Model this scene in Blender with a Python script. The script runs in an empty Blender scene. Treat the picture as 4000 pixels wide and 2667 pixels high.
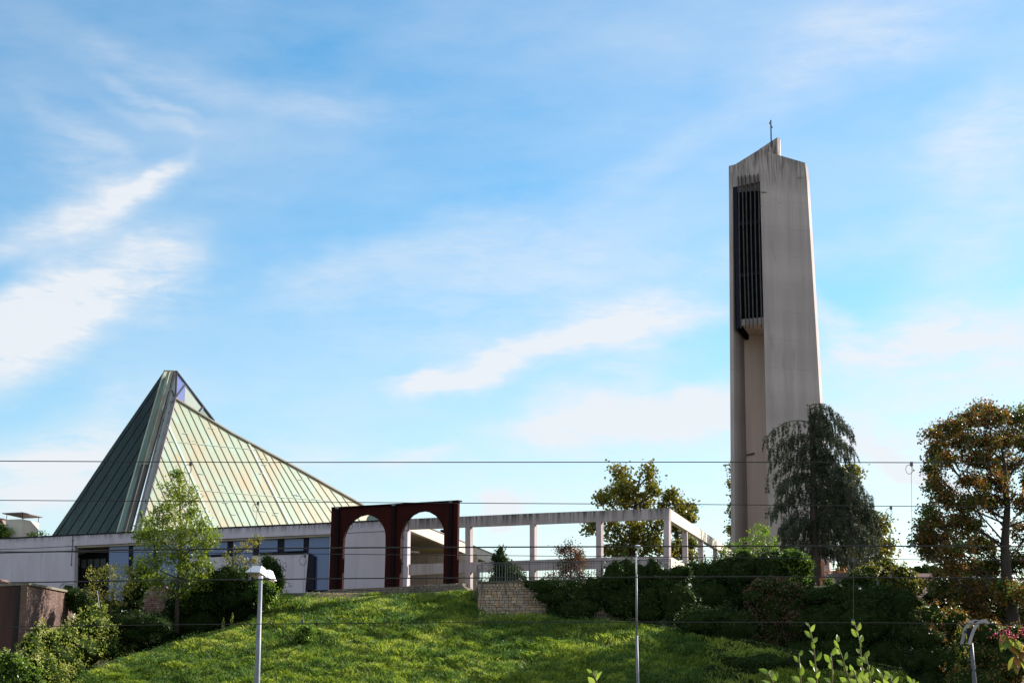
import bpy, bmesh, math, random
import numpy as np
from mathutils import Vector
from mathutils.geometry import tessellate_polygon
R = math.radians
sc = bpy.context.scene
COL = sc.collection
random.seed(7)

# ------------------------------------------------------------------ camera, sky, sun, exposure
FPX = 6500.0                       # focal length in photo pixels (photo 4000 x 2667)
TILT = math.atan(1307/FPX)
EYE = Vector((0, 0, 1.6))
cam_d = bpy.data.cameras.new('camera'); cam = bpy.data.objects.new('camera', cam_d); COL.objects.link(cam)
cam.location = EYE; cam.rotation_euler = (R(90)+TILT, 0, 0)
cam_d.sensor_width = 36; cam_d.lens = 36*FPX/4000; cam_d.clip_end = 9000; cam_d.clip_start = .3
sc.camera = cam
SUN_AZ, SUN_EL = 56, 28            # azimuth clockwise from +Y (straight ahead), elevation
sc.view_settings.view_transform = 'Standard'; sc.view_settings.look = 'None'
sc.view_settings.gamma = 1; sc.view_settings.exposure = 0.9
FW = Vector((0, math.cos(TILT), math.sin(TILT))); UP = Vector((0, -math.sin(TILT), math.cos(TILT))); RT = Vector((1, 0, 0))
def ray(px, py): return FW + RT*((px-2000)/FPX) + UP*((1333.5-py)/FPX)
def P(px, py, Y):
    d = ray(px, py); return EYE + d*(Y/d.y)

world = bpy.data.worlds.new('World'); sc.world = world; world.use_nodes = True
def build_world():
    nt = world.node_tree; N = nt.nodes; L = nt.links; N.clear()
    out = N.new('ShaderNodeOutputWorld')
    sky = N.new('ShaderNodeTexSky'); sky.sky_type = 'NISHITA'; sky.sun_disc = False
    sky.sun_elevation = R(SUN_EL); sky.sun_rotation = R(SUN_AZ)
    sky.air_density = 1.0; sky.dust_density = 0.6; sky.ozone_density = 2.2; sky.altitude = 200
    hs = N.new('ShaderNodeHueSaturation'); hs.inputs['Saturation'].default_value = 1.33; hs.inputs['Hue'].default_value = 0.488
    L.new(sky.outputs[0], hs.inputs['Color'])
    bg = N.new('ShaderNodeBackground'); bg.inputs[1].default_value = 0.095; L.new(hs.outputs[0], bg.inputs[0])
    tc = N.new('ShaderNodeTexCoord'); sep = N.new('ShaderNodeSeparateXYZ'); L.new(tc.outputs['Generated'], sep.inputs[0])
    def M(op, a, b=None, c=None, clamp=False):
        n = N.new('ShaderNodeMath'); n.operation = op; n.use_clamp = clamp
        for i, v in enumerate((a, b, c)):
            if v is None: continue
            if isinstance(v, (int, float)): n.inputs[i].default_value = v
            else: L.new(v, n.inputs[i])
        return n.outputs[0]
    az = M('ARCTAN2', sep.outputs[0], sep.outputs[1]); el = M('ARCSINE', sep.outputs[2])
    cb = N.new('ShaderNodeCombineXYZ'); L.new(az, cb.inputs[0]); L.new(el, cb.inputs[1])
    def noise(vec, scale, detail=5, rough=.55, col=False, dist=0):
        n = N.new('ShaderNodeTexNoise'); n.inputs['Scale'].default_value = scale; n.inputs['Detail'].default_value = detail
        n.inputs['Roughness'].default_value = rough; n.inputs['Distortion'].default_value = dist; L.new(vec, n.inputs['Vector'])
        return n.outputs['Color' if col else 'Fac']
    def mapp(vec, loc=(0,0,0), rot=0, scl=(1,1,1), typ='POINT'):
        m = N.new('ShaderNodeMapping'); m.vector_type = typ; m.inputs['Location'].default_value = loc
        m.inputs['Rotation'].default_value = (0,0,rot); m.inputs['Scale'].default_value = scl; L.new(vec, m.inputs['Vector']); return m.outputs[0]
    def VM(op, a, b):
        n = N.new('ShaderNodeVectorMath'); n.operation = op
        for i, v in enumerate((a, b)):
            if isinstance(v, tuple): n.inputs[i].default_value = v
            else: L.new(v, n.inputs[i])
        return n.outputs[0]
    # domain distortion: big soft warp plus fine fray
    w1 = VM('SUBTRACT', noise(cb.outputs[0], 9, 4, .6, True), (.5,.5,.5)); w1 = VM('MULTIPLY', w1, (.075,.05,0))
    w2 = VM('SUBTRACT', noise(mapp(cb.outputs[0], rot=R(-22), scl=(18,60,1)), 1.0, 6, .65, True), (.5,.5,.5)); w2 = VM('MULTIPLY', w2, (.022,.012,0))
    vec = VM('ADD', VM('ADD', cb.outputs[0], w1), w2)
    def ae(px, py):
        d = ray(px, py).normalized(); return (math.atan2(d.x, d.y), math.asin(d.z), 0)
    #        px,  py,   rx,  ry, angle(up-right +), strength
    blobs = [(330,810,480,120,27,.75), (560,700,240,60,38,.5), (240,1240,600,240,38,.85), (60,1340,420,220,35,.6), (340,620,130,260,75,.32), (480,1120,480,230,20,.45),
             (330,1750,520,170,25,.55), (120,1880,460,170,5,.6), (560,330,300,40,-18,.28), (620,430,320,40,-14,.22), (330,480,60,240,70,.3),
             (2540,1225,420,110,8,.95), (2350,1290,240,110,-25,.6), (1930,1420,460,85,17,.95), (1650,1500,200,50,5,.6), (2500,1650,680,125,6,.9), (2330,1530,360,150,20,.5),
             (1960,1990,125,85,10,1.1), (1600,1800,220,50,4,.55), (1900,1280,900,260,4,.3), (2000,950,900,160,6,.32), (1250,1100,400,160,10,.3),
             (3560,1330,620,150,6,.9), (3850,1420,460,160,5,.8), (3300,1250,300,90,-35,.55), (3620,1860,330,50,-28,.65), (3500,1700,500,200,0,.35),
             (3350,150,560,210,22,.36), (3850,560,420,260,35,.5), (2550,620,520,90,28,.2), (3800,1000,500,160,30,.3), (3000,1700,1200,260,3,.42), (900,1850,900,220,0,.3), (2100,2000,2600,240,0,.3), (2000,1600,2600,300,0,.1),(2800,1020,1500,120,5,.28),
             (700,250,700,90,-12,.2), (1300,420,700,120,10,.16)]
    tot = None
    k = 1/6600
    for (px,py,rx,ry,an,s) in blobs:
        m = mapp(vec, ae(px,py), R(an), (rx*k, ry*k, 1), 'TEXTURE')
        ln = N.new('ShaderNodeVectorMath'); ln.operation = 'LENGTH'; L.new(m, ln.inputs[0])
        mr = N.new('ShaderNodeMapRange'); mr.interpolation_type = 'SMOOTHSTEP'; mr.inputs[1].default_value = 1.25; mr.inputs[2].default_value = .05
        mr.inputs[3].default_value = 0; mr.inputs[4].default_value = s; L.new(ln.outputs['Value'], mr.inputs[0])
        tot = mr.outputs[0] if tot is None else M('ADD', tot, mr.outputs[0])
    streak = noise(mapp(cb.outputs[0], rot=R(-25), scl=(9,34,1)), 1.0, 8, .62, False, .4)
    fine = noise(mapp(cb.outputs[0], rot=R(-28), scl=(26,95,1)), 1.0, 9, .68, False, .8)
    tex = M('ADD', M('MULTIPLY', streak, 1.5), M('MULTIPLY', fine, .9))       # about .4 .. 1.4
    mrt = N.new('ShaderNodeMapRange'); mrt.inputs[1].default_value = .85; mrt.inputs[2].default_value = 1.55; L.new(tex, mrt.inputs[0])
    broad = noise(mapp(cb.outputs[0], rot=R(-18), scl=(3,9,1)), 1.0, 6, .6)
    mb = N.new('ShaderNodeMapRange'); mb.inputs[1].default_value = .34; mb.inputs[2].default_value = .78; mb.inputs[4].default_value = .5; L.new(broad, mb.inputs[0])
    dens = M('ADD', M('MULTIPLY', tot, M('ADD', M('MULTIPLY', mrt.outputs[0], 1.15), .30)), mb.outputs[0])
    # thin unseen cloud behind the camera, added to whiten and brighten the fill light
    rear = N.new('ShaderNodeMapRange'); rear.interpolation_type = 'SMOOTHSTEP'; rear.inputs[1].default_value = .75; rear.inputs[2].default_value = 1.7; rear.inputs[4].default_value = .42
    L.new(M('ABSOLUTE', az), rear.inputs[0]); dens = M('ADD', dens, M('MULTIPLY', rear.outputs[0], M('ADD', broad, .5)))
    dens = M('MULTIPLY', dens, .92, clamp=True)
    dens = M('MINIMUM', dens, .93)
    cl = N.new('ShaderNodeBackground'); cl.inputs[0].default_value = (.885,.915,.955,1); cl.inputs[1].default_value = .525
    mix = N.new('ShaderNodeMixShader'); L.new(dens, mix.inputs[0]); L.new(bg.outputs[0], mix.inputs[1]); L.new(cl.outputs[0], mix.inputs[2])
    L.new(mix.outputs[0], out.inputs[0])
build_world()
sd = bpy.data.lights.new('sun', 'SUN'); sd.energy = 5.0; sd.angle = R(.53); sd.color = (1, .945, .865)
sun = bpy.data.objects.new('sun', sd); COL.objects.link(sun)
sdir = Vector((math.sin(R(SUN_AZ))*math.cos(R(SUN_EL)), math.cos(R(SUN_AZ))*math.cos(R(SUN_EL)), math.sin(R(SUN_EL))))
sun.rotation_euler = sdir.to_track_quat('Z', 'Y').to_euler(); sun.location = (60, 60, 80)

# ------------------------------------------------------------------ materials
def mat(name, c1, c2=None, rough=.8, scale=2.0, stretch=(1,1,1), lo=.35, hi=.65, bump=0, bscale=20, metal=0, spec=.3, c3=None, s3=8, lo3=.55, hi3=.75,
        stretch3=(1,1,1), topz=None, toph=.6, island=None, transl=0, coord='pos', rnd_w=.0, joints=0):
    m = bpy.data.materials.new(name); m.use_nodes = True; nt = m.node_tree; N = nt.nodes; L = nt.links
    b = N['Principled BSDF']; b.inputs['Roughness'].default_value = rough; b.inputs['Metallic'].default_value = metal; b.inputs['Specular IOR Level'].default_value = spec
    g = N.new('ShaderNodeNewGeometry')
    def nz(scl, st, det=5):
        mp = N.new('ShaderNodeMapping'); mp.inputs['Scale'].default_value = st; L.new(g.outputs['Position'], mp.inputs[0])
        n = N.new('ShaderNodeTexNoise'); n.inputs['Scale'].default_value = scl; n.inputs['Detail'].default_value = det; L.new(mp.outputs[0], n.inputs['Vector']); return n.outputs['Fac']
    def rng(v, a, c, t0=0, t1=1):
        r = N.new('ShaderNodeMapRange'); r.inputs[1].default_value = a; r.inputs[2].default_value = c; r.inputs[3].default_value = t0; r.inputs[4].default_value = t1; L.new(v, r.inputs[0]); return r.outputs[0]
    def mx(f, a, c):
        x = N.new('ShaderNodeMix'); x.data_type = 'RGBA'
        if isinstance(f, float): x.inputs[0].default_value = f
        else: L.new(f, x.inputs[0])
        for i, v in ((6, a), (7, c)):
            if isinstance(v, tuple): x.inputs[i].default_value = (*v, 1)
            else: L.new(v, x.inputs[i])
        return x.outputs[2]
    def mul(a, c):
        n = N.new('ShaderNodeMath'); n.operation = 'MULTIPLY'; L.new(a, n.inputs[0]); L.new(c, n.inputs[1]); return n.outputs[0]
    col = c1
    if c2: col = mx(rng(nz(scale, stretch), lo, hi), c1, c2)
    if c3: col = mx(rng(nz(s3, stretch3), lo3, hi3), col, c3)
    if joints:
        sj = N.new('ShaderNodeSeparateXYZ'); L.new(g.outputs['Position'], sj.inputs[0])
        def mth(op, a, v=None):
            n = N.new('ShaderNodeMath'); n.operation = op; L.new(a, n.inputs[0])
            if v is not None: n.inputs[1].default_value = v
            return n.outputs[0]
        fr_ = mth('FRACT', mth('DIVIDE', sj.outputs[2], joints)); ln_ = mth('LESS_THAN', fr_, .035)
        col = mx(mul(ln_, rng(nz(.9, (1,1,1)), .4, .65, .0, .16)), col, (.10,.085,.08))
        col = mx(rng(nz(1/joints, (.02,.02,1), 1), .35, .65, 0, .22), col, (.22,.18,.17))
    if topz is not None:
        s = N.new('ShaderNodeSeparateXYZ'); L.new(g.outputs['Position'], s.inputs[0])
        a = rng(s.outputs[2], topz-toph, topz); bb = rng(nz(4, (1.4,1.4,.12), 6), .38, .62)
        col = mx(mul(a, bb), col, (.075,.065,.058))
    if island:      # list of colours picked per leaf / stone
        cr = N.new('ShaderNodeValToRGB'); e = cr.color_ramp.elements
        while len(e) < len(island): e.new(.5)
        for i, c in enumerate(island): e[i].position = i/(len(island)-1); e[i].color = (*c, 1)
        if rnd_w:
            ad = N.new('ShaderNodeMath'); ad.operation = 'MULTIPLY_ADD'; ad.use_clamp = True
            L.new(g.outputs['Random Per Island'], ad.inputs[0]); ad.inputs[1].default_value = 1-rnd_w
            L.new(rng(nz(scale, stretch, 2), .34, .66, 0, rnd_w), ad.inputs[2]); L.new(ad.outputs[0], cr.inputs[0])
        else: L.new(g.outputs['Random Per Island'], cr.inputs[0])
        col = cr.outputs[0] if not c2 or rnd_w else mx(.5, col, cr.outputs[0])
    if isinstance(col, tuple): b.inputs['Base Color'].default_value = (*col, 1)
    else: L.new(col, b.inputs['Base Color'])
    if bump:
        bp = N.new('ShaderNodeBump'); bp.inputs['Strength'].default_value = bump; bp.inputs['Distance'].default_value = .05
        L.new(nz(bscale, (1,1,1), 6), bp.inputs['Height']); L.new(bp.outputs[0], b.inputs['Normal'])
    if transl:
        t = N.new('ShaderNodeBsdfTranslucent')
        if isinstance(col, tuple): t.inputs[0].default_value = (*col, 1)
        else:
            hs = N.new('ShaderNodeHueSaturation'); hs.inputs['Value'].default_value = 1.5; hs.inputs['Saturation'].default_value = 1.1; L.new(col, hs.inputs['Color']); L.new(hs.outputs[0], t.inputs[0])
        ms = N.new('ShaderNodeMixShader'); ms.inputs[0].default_value = transl; L.new(b.outputs[0], ms.inputs[1]); L.new(t.outputs[0], ms.inputs[2])
        L.new(ms.outputs[0], N['Material Output'].inputs[0])
    return m
def glassmat(name, tint, refl=.9, alpha=0.0):
    m = bpy.data.materials.new(name); m.use_nodes = True; nt = m.node_tree; N = nt.nodes; L = nt.links
    b = N['Principled BSDF']; b.inputs['Base Color'].default_value = (*tint, 1); b.inputs['Roughness'].default_value = .04
    b.inputs['Specular IOR Level'].default_value = refl; b.inputs['Coat Weight'].default_value = .12; b.inputs['Coat IOR'].default_value = 1.6; b.inputs['Coat Roughness'].default_value = .03
    if alpha:
        t = N.new('ShaderNodeBsdfTransparent'); t.inputs[0].default_value = (.86,.86,1,1)
        ms = N.new('ShaderNodeMixShader'); ms.inputs[0].default_value = alpha; L.new(b.outputs[0], ms.inputs[1]); L.new(t.outputs[0], ms.inputs[2]); L.new(ms.outputs[0], N['Material Output'].inputs[0])
    return m
M = {}
ZB = P(2613, 1983, 104).z
M['wall'] = mat('painted_wall', (.60,.52,.57), (.53,.46,.50), .85, 1.2, (1,1,.25), bump=.08, bscale=40, topz=ZB, toph=.6, c3=(.42,.36,.38), s3=1.2, stretch3=(1.6,1.6,.12), lo3=.55, hi3=.8)
M['wall_cream'] = mat('cream_wall', (.66,.59,.49), (.58,.51,.43), .85, 1.2, bump=.05, bscale=30)
M['beige'] = mat('beige_wall', (.36,.31,.245), (.31,.265,.21), .85, .8)
M['soffit'] = mat('soffit_board', (.30,.24,.165), (.26,.2,.14), .8, 1.0)
M['concrete'] = mat('concrete', (.52,.42,.41), (.40,.325,.315), .9, 1.6, (1,1,.4), bump=.15, bscale=25, topz=ZB, toph=.9, c3=(.22,.19,.18), s3=3, stretch3=(2.5,2.5,.12), lo3=.56, hi3=.8)
M['tower'] = mat('tower_concrete', (.53,.44,.415), (.43,.355,.335), .9, .9, (1.6,1.6,.08), bump=.2, bscale=18, topz=P(3000,590,147).z, toph=4.2, joints=2.6, c3=(.28,.23,.21), s3=1.1, stretch3=(1.2,1.2,.25), lo3=.6, hi3=.85)
M['tower_bounce'] = mat('bounce_lit_concrete', (.86,.655,.56), (.73,.555,.475), .9, .9, (1.6,1.6,.1), bump=.15, bscale=18)  # recess walls: bounced light painted in as paler, warmer concrete
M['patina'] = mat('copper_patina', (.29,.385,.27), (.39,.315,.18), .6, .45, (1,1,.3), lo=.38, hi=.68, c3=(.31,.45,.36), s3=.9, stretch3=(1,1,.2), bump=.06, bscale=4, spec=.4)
M['patina_pale'] = mat('pale_copper', (.50,.66,.56), (.44,.55,.44), .5, 1.0)
M['seam'] = mat('seam_brown', (.12,.09,.06), (.2,.17,.11), .6, .6)
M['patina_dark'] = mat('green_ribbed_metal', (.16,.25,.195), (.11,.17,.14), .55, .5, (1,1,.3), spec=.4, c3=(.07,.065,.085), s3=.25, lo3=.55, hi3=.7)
M['rib_dark'] = mat('rib_metal', (.05,.07,.06), (.035,.05,.045), .5, .5, spec=.4)
M['strip'] = mat('strip_patina', (.42,.46,.36), (.36,.29,.20), .6, .5, (1,1,.4), c3=(.34,.42,.38), s3=1.4, bump=.05, bscale=6)
M['strip_low'] = mat('strip_grey', (.19,.16,.145), (.15,.125,.115), .65, .6)
M['mauve'] = mat('mauve_rail', (.27,.21,.22), (.21,.165,.175), .5, 1.0)
M['frame'] = mat('dark_frame', (.012,.012,.022), (.018,.017,.026), .55, 2, spec=.12)
M['glass'] = glassmat('window_glass', (.08,.12,.27), .4)  # blue of the reflected sky is painted into the base colour
M['glass_dark'] = glassmat('dark_glass', (.01,.014,.02), .4)
M['glass_sky'] = glassmat('skylight_glass', (.22,.2,.45), .7, .62)
M['opal'] = mat('opal_panel', (.33,.37,.31), (.29,.33,.28), .5, 1)
M['corten'] = mat('rust_red_steel', (.045,.0065,.006), (.028,.006,.005), .75, 2.0, (1,1,.2), bump=.05, spec=.08)
M['corten_dark'] = mat('dark_steel', (.010,.005,.005), (.016,.006,.006), .8, 2.0, spec=.08)
M['galv'] = mat('galvanised', (.22,.23,.26), (.15,.16,.18), .55, 6.0, (1,1,.5), metal=.0, spec=.5)
M['lampwhite'] = mat('lamp_white', (.82,.82,.84), (.75,.75,.78), .4, 4, spec=.5)
M['arm_paint'] = mat('grey_arm_paint', (.42,.38,.38), (.33,.30,.30), .6, 5)
M['lens'] = mat('lamp_lens', (.34,.27,.22), (.22,.17,.14), .2, 9, spec=.6)
M['wire'] = mat('wire', (.05,.045,.045), None, .5, metal=.4)
M['steel_rail'] = mat('painted_rail', (.10,.105,.12), (.13,.13,.14), .5, 3, metal=.3)
M['black'] = mat('louvre_black', (.006,.006,.009), (.009,.009,.013), .8, 3, spec=.05)
M['fin'] = mat('fin_metal', (.055,.05,.05), (.09,.08,.075), .6, 1.5, spec=.15)
M['navy'] = mat('band_navy', (.014,.014,.028), (.02,.02,.035), .7, 2, spec=.1)
M['mortar'] = mat('mortar', (.21,.155,.115), (.13,.10,.08), .95, 6, bump=.3)
M['stone'] = mat('sand_stone', None or (.3,.2,.14), rough=.9, island=[(.40,.25,.17),(.50,.36,.23),(.42,.31,.25),(.30,.21,.17),(.54,.41,.29),(.42,.25,.14),(.34,.29,.26),(.46,.33,.21)], bump=.4, bscale=9)
M['stone_grey'] = mat('rubble_stone', (.2,.16,.13), rough=.92, island=[(.17,.125,.10),(.24,.19,.15),(.14,.11,.09),(.27,.22,.18),(.2,.15,.11)], bump=.4, bscale=9)
M['stone_pink'] = mat('pink_rubble', (.3,.2,.18), rough=.92, island=[(.34,.19,.15),(.42,.27,.22),(.28,.16,.13),(.45,.33,.28)], bump=.5, bscale=9)
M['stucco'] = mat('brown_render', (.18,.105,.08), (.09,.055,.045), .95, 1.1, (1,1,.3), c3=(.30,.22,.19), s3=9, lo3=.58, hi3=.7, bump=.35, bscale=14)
M['stucco_shade_stain'] = mat('shaded_stained_render', (.085,.038,.03), (.025,.02,.018), .95, .7, (1,1,.12), lo=.4, hi=.56, bump=.3, bscale=14)  # black stains, plus the shaded side's darkness put into the base colour
M['coping'] = mat('coping_stone', (.24,.20,.15), (.16,.14,.10), .95, 3, bump=.3)
M['sandstone'] = mat('orange_sandstone', (.45,.19,.10), (.36,.15,.085), .9, 3, bump=.2)
M['oldstone'] = mat('old_stone', (.20,.165,.16), (.13,.115,.115), .95, 2, bump=.3)
M['tile'] = mat('roof_tile', (.28,.17,.14), (.20,.13,.12), .85, 5, (1,1,3), bump=.4, bscale=10)
M['bark'] = mat('bark', (.07,.052,.042), (.045,.034,.028), .95, 4, (1,1,.3), bump=.5, bscale=12)
M['bark_pale'] = mat('pale_bark', (.16,.12,.09), (.1,.08,.06), .95, 4, (1,1,.3), bump=.4)
def leafmat(name, cols, transl=.3, rough=.45, rnd_w=.45, scale=.8, spec=.35):
    return mat(name, cols[0], rough=rough, island=cols, transl=transl, spec=spec, rnd_w=rnd_w, scale=scale)
M['lf_light'] = leafmat('young_leaves', [(.10,.15,.02),(.15,.20,.03),(.20,.25,.04),(.26,.27,.04)], .4)
M['lf_maple'] = leafmat('maple_leaves', [(.055,.085,.018),(.10,.115,.02),(.16,.15,.025),(.20,.15,.025),(.09,.12,.02)], .35)
M['lf_cedar'] = leafmat('cedar_needles', [(.018,.027,.016),(.035,.048,.028),(.07,.088,.058),(.115,.125,.085),(.095,.07,.038)], .15, .6, rnd_w=.5, scale=.9, spec=.12)
M['lf_autumn'] = leafmat('autumn_leaves', [(.035,.065,.018),(.07,.11,.025),(.13,.17,.03),(.10,.09,.025),(.29,.11,.03),(.16,.10,.03),(.06,.10,.022),(.13,.17,.03),(.24,.17,.04)], .35, rnd_w=.6, scale=.55)
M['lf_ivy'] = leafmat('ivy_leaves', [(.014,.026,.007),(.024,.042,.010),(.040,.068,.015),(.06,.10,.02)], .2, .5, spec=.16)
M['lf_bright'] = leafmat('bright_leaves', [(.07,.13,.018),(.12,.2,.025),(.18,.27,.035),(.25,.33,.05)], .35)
M['lf_yellow'] = leafmat('yellow_leaves', [(.10,.115,.022),(.18,.19,.035),(.26,.24,.05),(.33,.25,.07)], .35)
M['lf_clem'] = leafmat('clematis_leaves', [(.08,.13,.02),(.18,.25,.035),(.33,.37,.07),(.50,.47,.17),(.60,.54,.28)], .3, .7, spec=.08, rnd_w=.3)
M['lf_brown'] = leafmat('brown_leaves', [(.06,.06,.025),(.11,.07,.04),(.17,.10,.06),(.14,.11,.05)], .2, .6, spec=.12)
M['lf_red'] = leafmat('red_leaves', [(.08,.10,.02),(.11,.10,.025),(.16,.07,.03),(.24,.06,.035),(.13,.13,.03)], .35)
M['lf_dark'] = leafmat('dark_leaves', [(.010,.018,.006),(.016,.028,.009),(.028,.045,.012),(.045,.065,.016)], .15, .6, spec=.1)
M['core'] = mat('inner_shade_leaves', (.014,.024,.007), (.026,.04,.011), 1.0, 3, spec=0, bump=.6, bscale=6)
M['lf_thicket'] = leafmat('thicket_leaves', [(.03,.045,.012),(.05,.08,.02),(.10,.12,.03),(.13,.07,.03),(.07,.10,.02)], .3, .6, spec=.1)
M['lf_near'] = leafmat('near_leaves', [(.13,.2,.03),(.20,.28,.05),(.28,.34,.07),(.22,.26,.10)], .35, .35)
M['lf_coral'] = leafmat('coral_leaves', [(.14,.2,.04),(.22,.26,.05),(.38,.16,.05),(.20,.22,.05),(.28,.06,.05)], .4)
M['stem'] = mat('stem', (.12,.075,.04), (.16,.11,.05), .7, 9)
M['blade'] = leafmat('grass_blades', [(.05,.09,.014),(.16,.22,.028),(.28,.35,.05),(.41,.46,.09),(.52,.50,.18)], .35, .55, rnd_w=.45, scale=.35)
M['blade2'] = leafmat('tussock_blades', [(.03,.065,.012),(.06,.12,.02),(.11,.18,.03),(.19,.25,.05)], .35, .55, rnd_w=.35, scale=.6)
M['weed'] = leafmat('weed_leaves', [(.03,.07,.02),(.06,.13,.03),(.11,.20,.05),(.17,.26,.09)], .3, .5, spec=.15)
def groundmat():
    return mat('meadow_ground', (.05,.065,.018), (.17,.115,.07), .95, .5, lo=.5, hi=.62, c3=(.05,.07,.015), s3=1.5, bump=.7, bscale=3)
M['ground'] = groundmat()

# ------------------------------------------------------------------ mesh helpers
def wloc(o):
    v = Vector((0,0,0))
    while o is not None: v += Vector(o.location); o = o.parent
    return v
def tag(o, label=None, cat=None, group=None, kind=None):
    if label: o['label'] = label
    if cat: o['category'] = cat
    if group: o['group'] = group
    if kind: o['kind'] = kind
    return o
def thing(name, label, cat, loc, group=None):
    o = bpy.data.objects.new(name, None); o.empty_display_size = .3; COL.objects.link(o); o.location = loc
    return tag(o, label, cat, group)
class MB:
    def __init__(s): s.v = []; s.f = []; s.m = []
    def poly(s, pts, mi=0):
        b = len(s.v); s.v += [Vector(p) for p in pts]; s.f.append(tuple(range(b, b+len(pts)))); s.m.append(mi)
    def prism(s, pts, vec, mi=0, mside=None):
        """closed solid: polygon pts (may be concave) swept by vec"""
        pts = [Vector(p) for p in pts]; vec = Vector(vec); n = len(pts); b = len(s.v)
        s.v += pts + [p+vec for p in pts]
        tris = tessellate_polygon([pts]) if n > 4 else [tuple(range(n))]
        for t in tris:
            s.f.append(tuple(b+i for i in t)); s.m.append(mi); s.f.append(tuple(b+n+i for i in reversed(t))); s.m.append(mi)
        for i in range(n):
            j = (i+1) % n; s.f.append((b+i, b+n+i, b+n+j, b+j)); s.m.append(mi if mside is None else mside)
    def box(s, c, hx, hy, hz, mi=0):
        """c centre, hx hy hz half vectors"""
        c = Vector(c); hx, hy, hz = Vector(hx), Vector(hy), Vector(hz); b = len(s.v)
        for i in (-1,1):
            for j in (-1,1):
                for k in (-1,1): s.v.append(c+hx*i+hy*j+hz*k)
        for f in ((0,1,3,2),(4,6,7,5),(0,4,5,1),(2,3,7,6),(0,2,6,4),(1,5,7,3)): s.f.append(tuple(b+q for q in f)); s.m.append(mi)
    def bar(s, a, c, w, h, up=(0,0,1), mi=0):
        a, c = Vector(a), Vector(c); d = (c-a); t = d.normalized(); sd_ = t.cross(Vector(up)); 
        if sd_.length < 1e-4: sd_ = t.cross(Vector((1,0,0)))
        sd_.normalize(); u2 = sd_.cross(t); s.box((a+c)/2, d/2, sd_*w/2, u2*h/2, mi)
    def tube(s, pts, rads, n=8, mi=0, cap=True):
        pts = [Vector(p) for p in pts]; 
        if not isinstance(rads, (list, tuple)): rads = [rads]*len(pts)
        b = len(s.v); prev = None
        for i, p in enumerate(pts):
            t = (pts[min(i+1, len(pts)-1)] - pts[max(i-1, 0)]).normalized()
            a = t.cross(Vector((0,0,1))) if abs(t.z) < .95 else t.cross(Vector((0,1,0)))
            a.normalize(); c = t.cross(a)
            for k in range(n):
                an = 2*math.pi*k/n; s.v.append(p + (a*math.cos(an)+c*math.sin(an))*rads[i])
        for i in range(len(pts)-1):
            for k in range(n):
                s.f.append((b+i*n+k, b+i*n+(k+1)%n, b+(i+1)*n+(k+1)%n, b+(i+1)*n+k)); s.m.append(mi)
        if cap:
            s.f.append(tuple(b+k for k in range(n))); s.m.append(mi); s.f.append(tuple(b+(len(pts)-1)*n+k for k in range(n))); s.m.append(mi)
    def build(s, name, mats, parent=None, smooth=False, fix=True):
        if not isinstance(mats, (list, tuple)): mats = [mats]
        if parent is not None: off = wloc(parent)
        else:
            xs = [v.x for v in s.v]; ys = [v.y for v in s.v]; off = Vector(((min(xs)+max(xs))/2, (min(ys)+max(ys))/2, min(v.z for v in s.v)))
        me = bpy.data.meshes.new(name); me.from_pydata([tuple(v-off) for v in s.v], [], s.f)
        for m in mats: me.materials.append(m)
        me.polygons.foreach_set('material_index', s.m)
        if fix:
            bm = bmesh.new(); bm.from_mesh(me); bmesh.ops.recalc_face_normals(bm, faces=bm.faces); bm.to_mesh(me); bm.free()
        if smooth: me.polygons.foreach_set('use_smooth', [True]*len(me.polygons))
        o = bpy.data.objects.new(name, me); COL.objects.link(o)
        if parent is not None: o.parent = parent
        else: o.location = off
        return o
def np_mesh(name, V, F, mat_, parent=None, smooth=False, off=None):
    """V (n,3) array, F (m,k) array"""
    if off is None: off = wloc(parent) if parent is not None else Vector((float(V[:,0].mean()), float(V[:,1].mean()), float(V[:,2].min())))
    V = V - np.array(off)
    me = bpy.data.meshes.new(name); me.vertices.add(len(V)); me.vertices.foreach_set('co', V.astype(np.float32).ravel())
    k = F.shape[1]; me.loops.add(F.size); me.loops.foreach_set('vertex_index', F.astype(np.int32).ravel())
    me.polygons.add(len(F)); me.polygons.foreach_set('loop_start', (np.arange(len(F))*k).astype(np.int32))
    if smooth: me.polygons.foreach_set('use_smooth', np.ones(len(F), bool))
    me.materials.append(mat_); me.update(calc_edges=True); me.validate()
    o = bpy.data.objects.new(name, me); COL.objects.link(o)
    if parent is not None: o.parent = parent
    else: o.location = off
    return o
def leaf_geo(C, rng, size, aspect=.45, up=None, upw=0.0, droop=0.0, nrm=None, nw=0.0):
    """kite shaped leaves at centres C; returns V,F"""
    n = len(C); t = rng.normal(size=(n,3)); 
    if up is not None: t = t*(1-upw) + np.array(up)*upw*1.6
    t[:,2] -= droop
    t /= np.linalg.norm(t, axis=1)[:,None]+1e-9
    a = rng.normal(size=(n,3))
    if nrm is not None: a = a*(1-nw) + nrm*nw*1.8          # leaf face normal bias
    s = np.cross(t, a); s /= np.linalg.norm(s, axis=1)[:,None]+1e-9
    L = size*(.65+.7*rng.random((n,1))); W = L*aspect
    b = C - t*L*.5
    V = np.stack([b, b+t*L*.42+s*W*.5, b+t*L, b+t*L*.42-s*W*.5], 1).reshape(-1,3)
    F = np.arange(4*n).reshape(-1,4)
    return V, F
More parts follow.
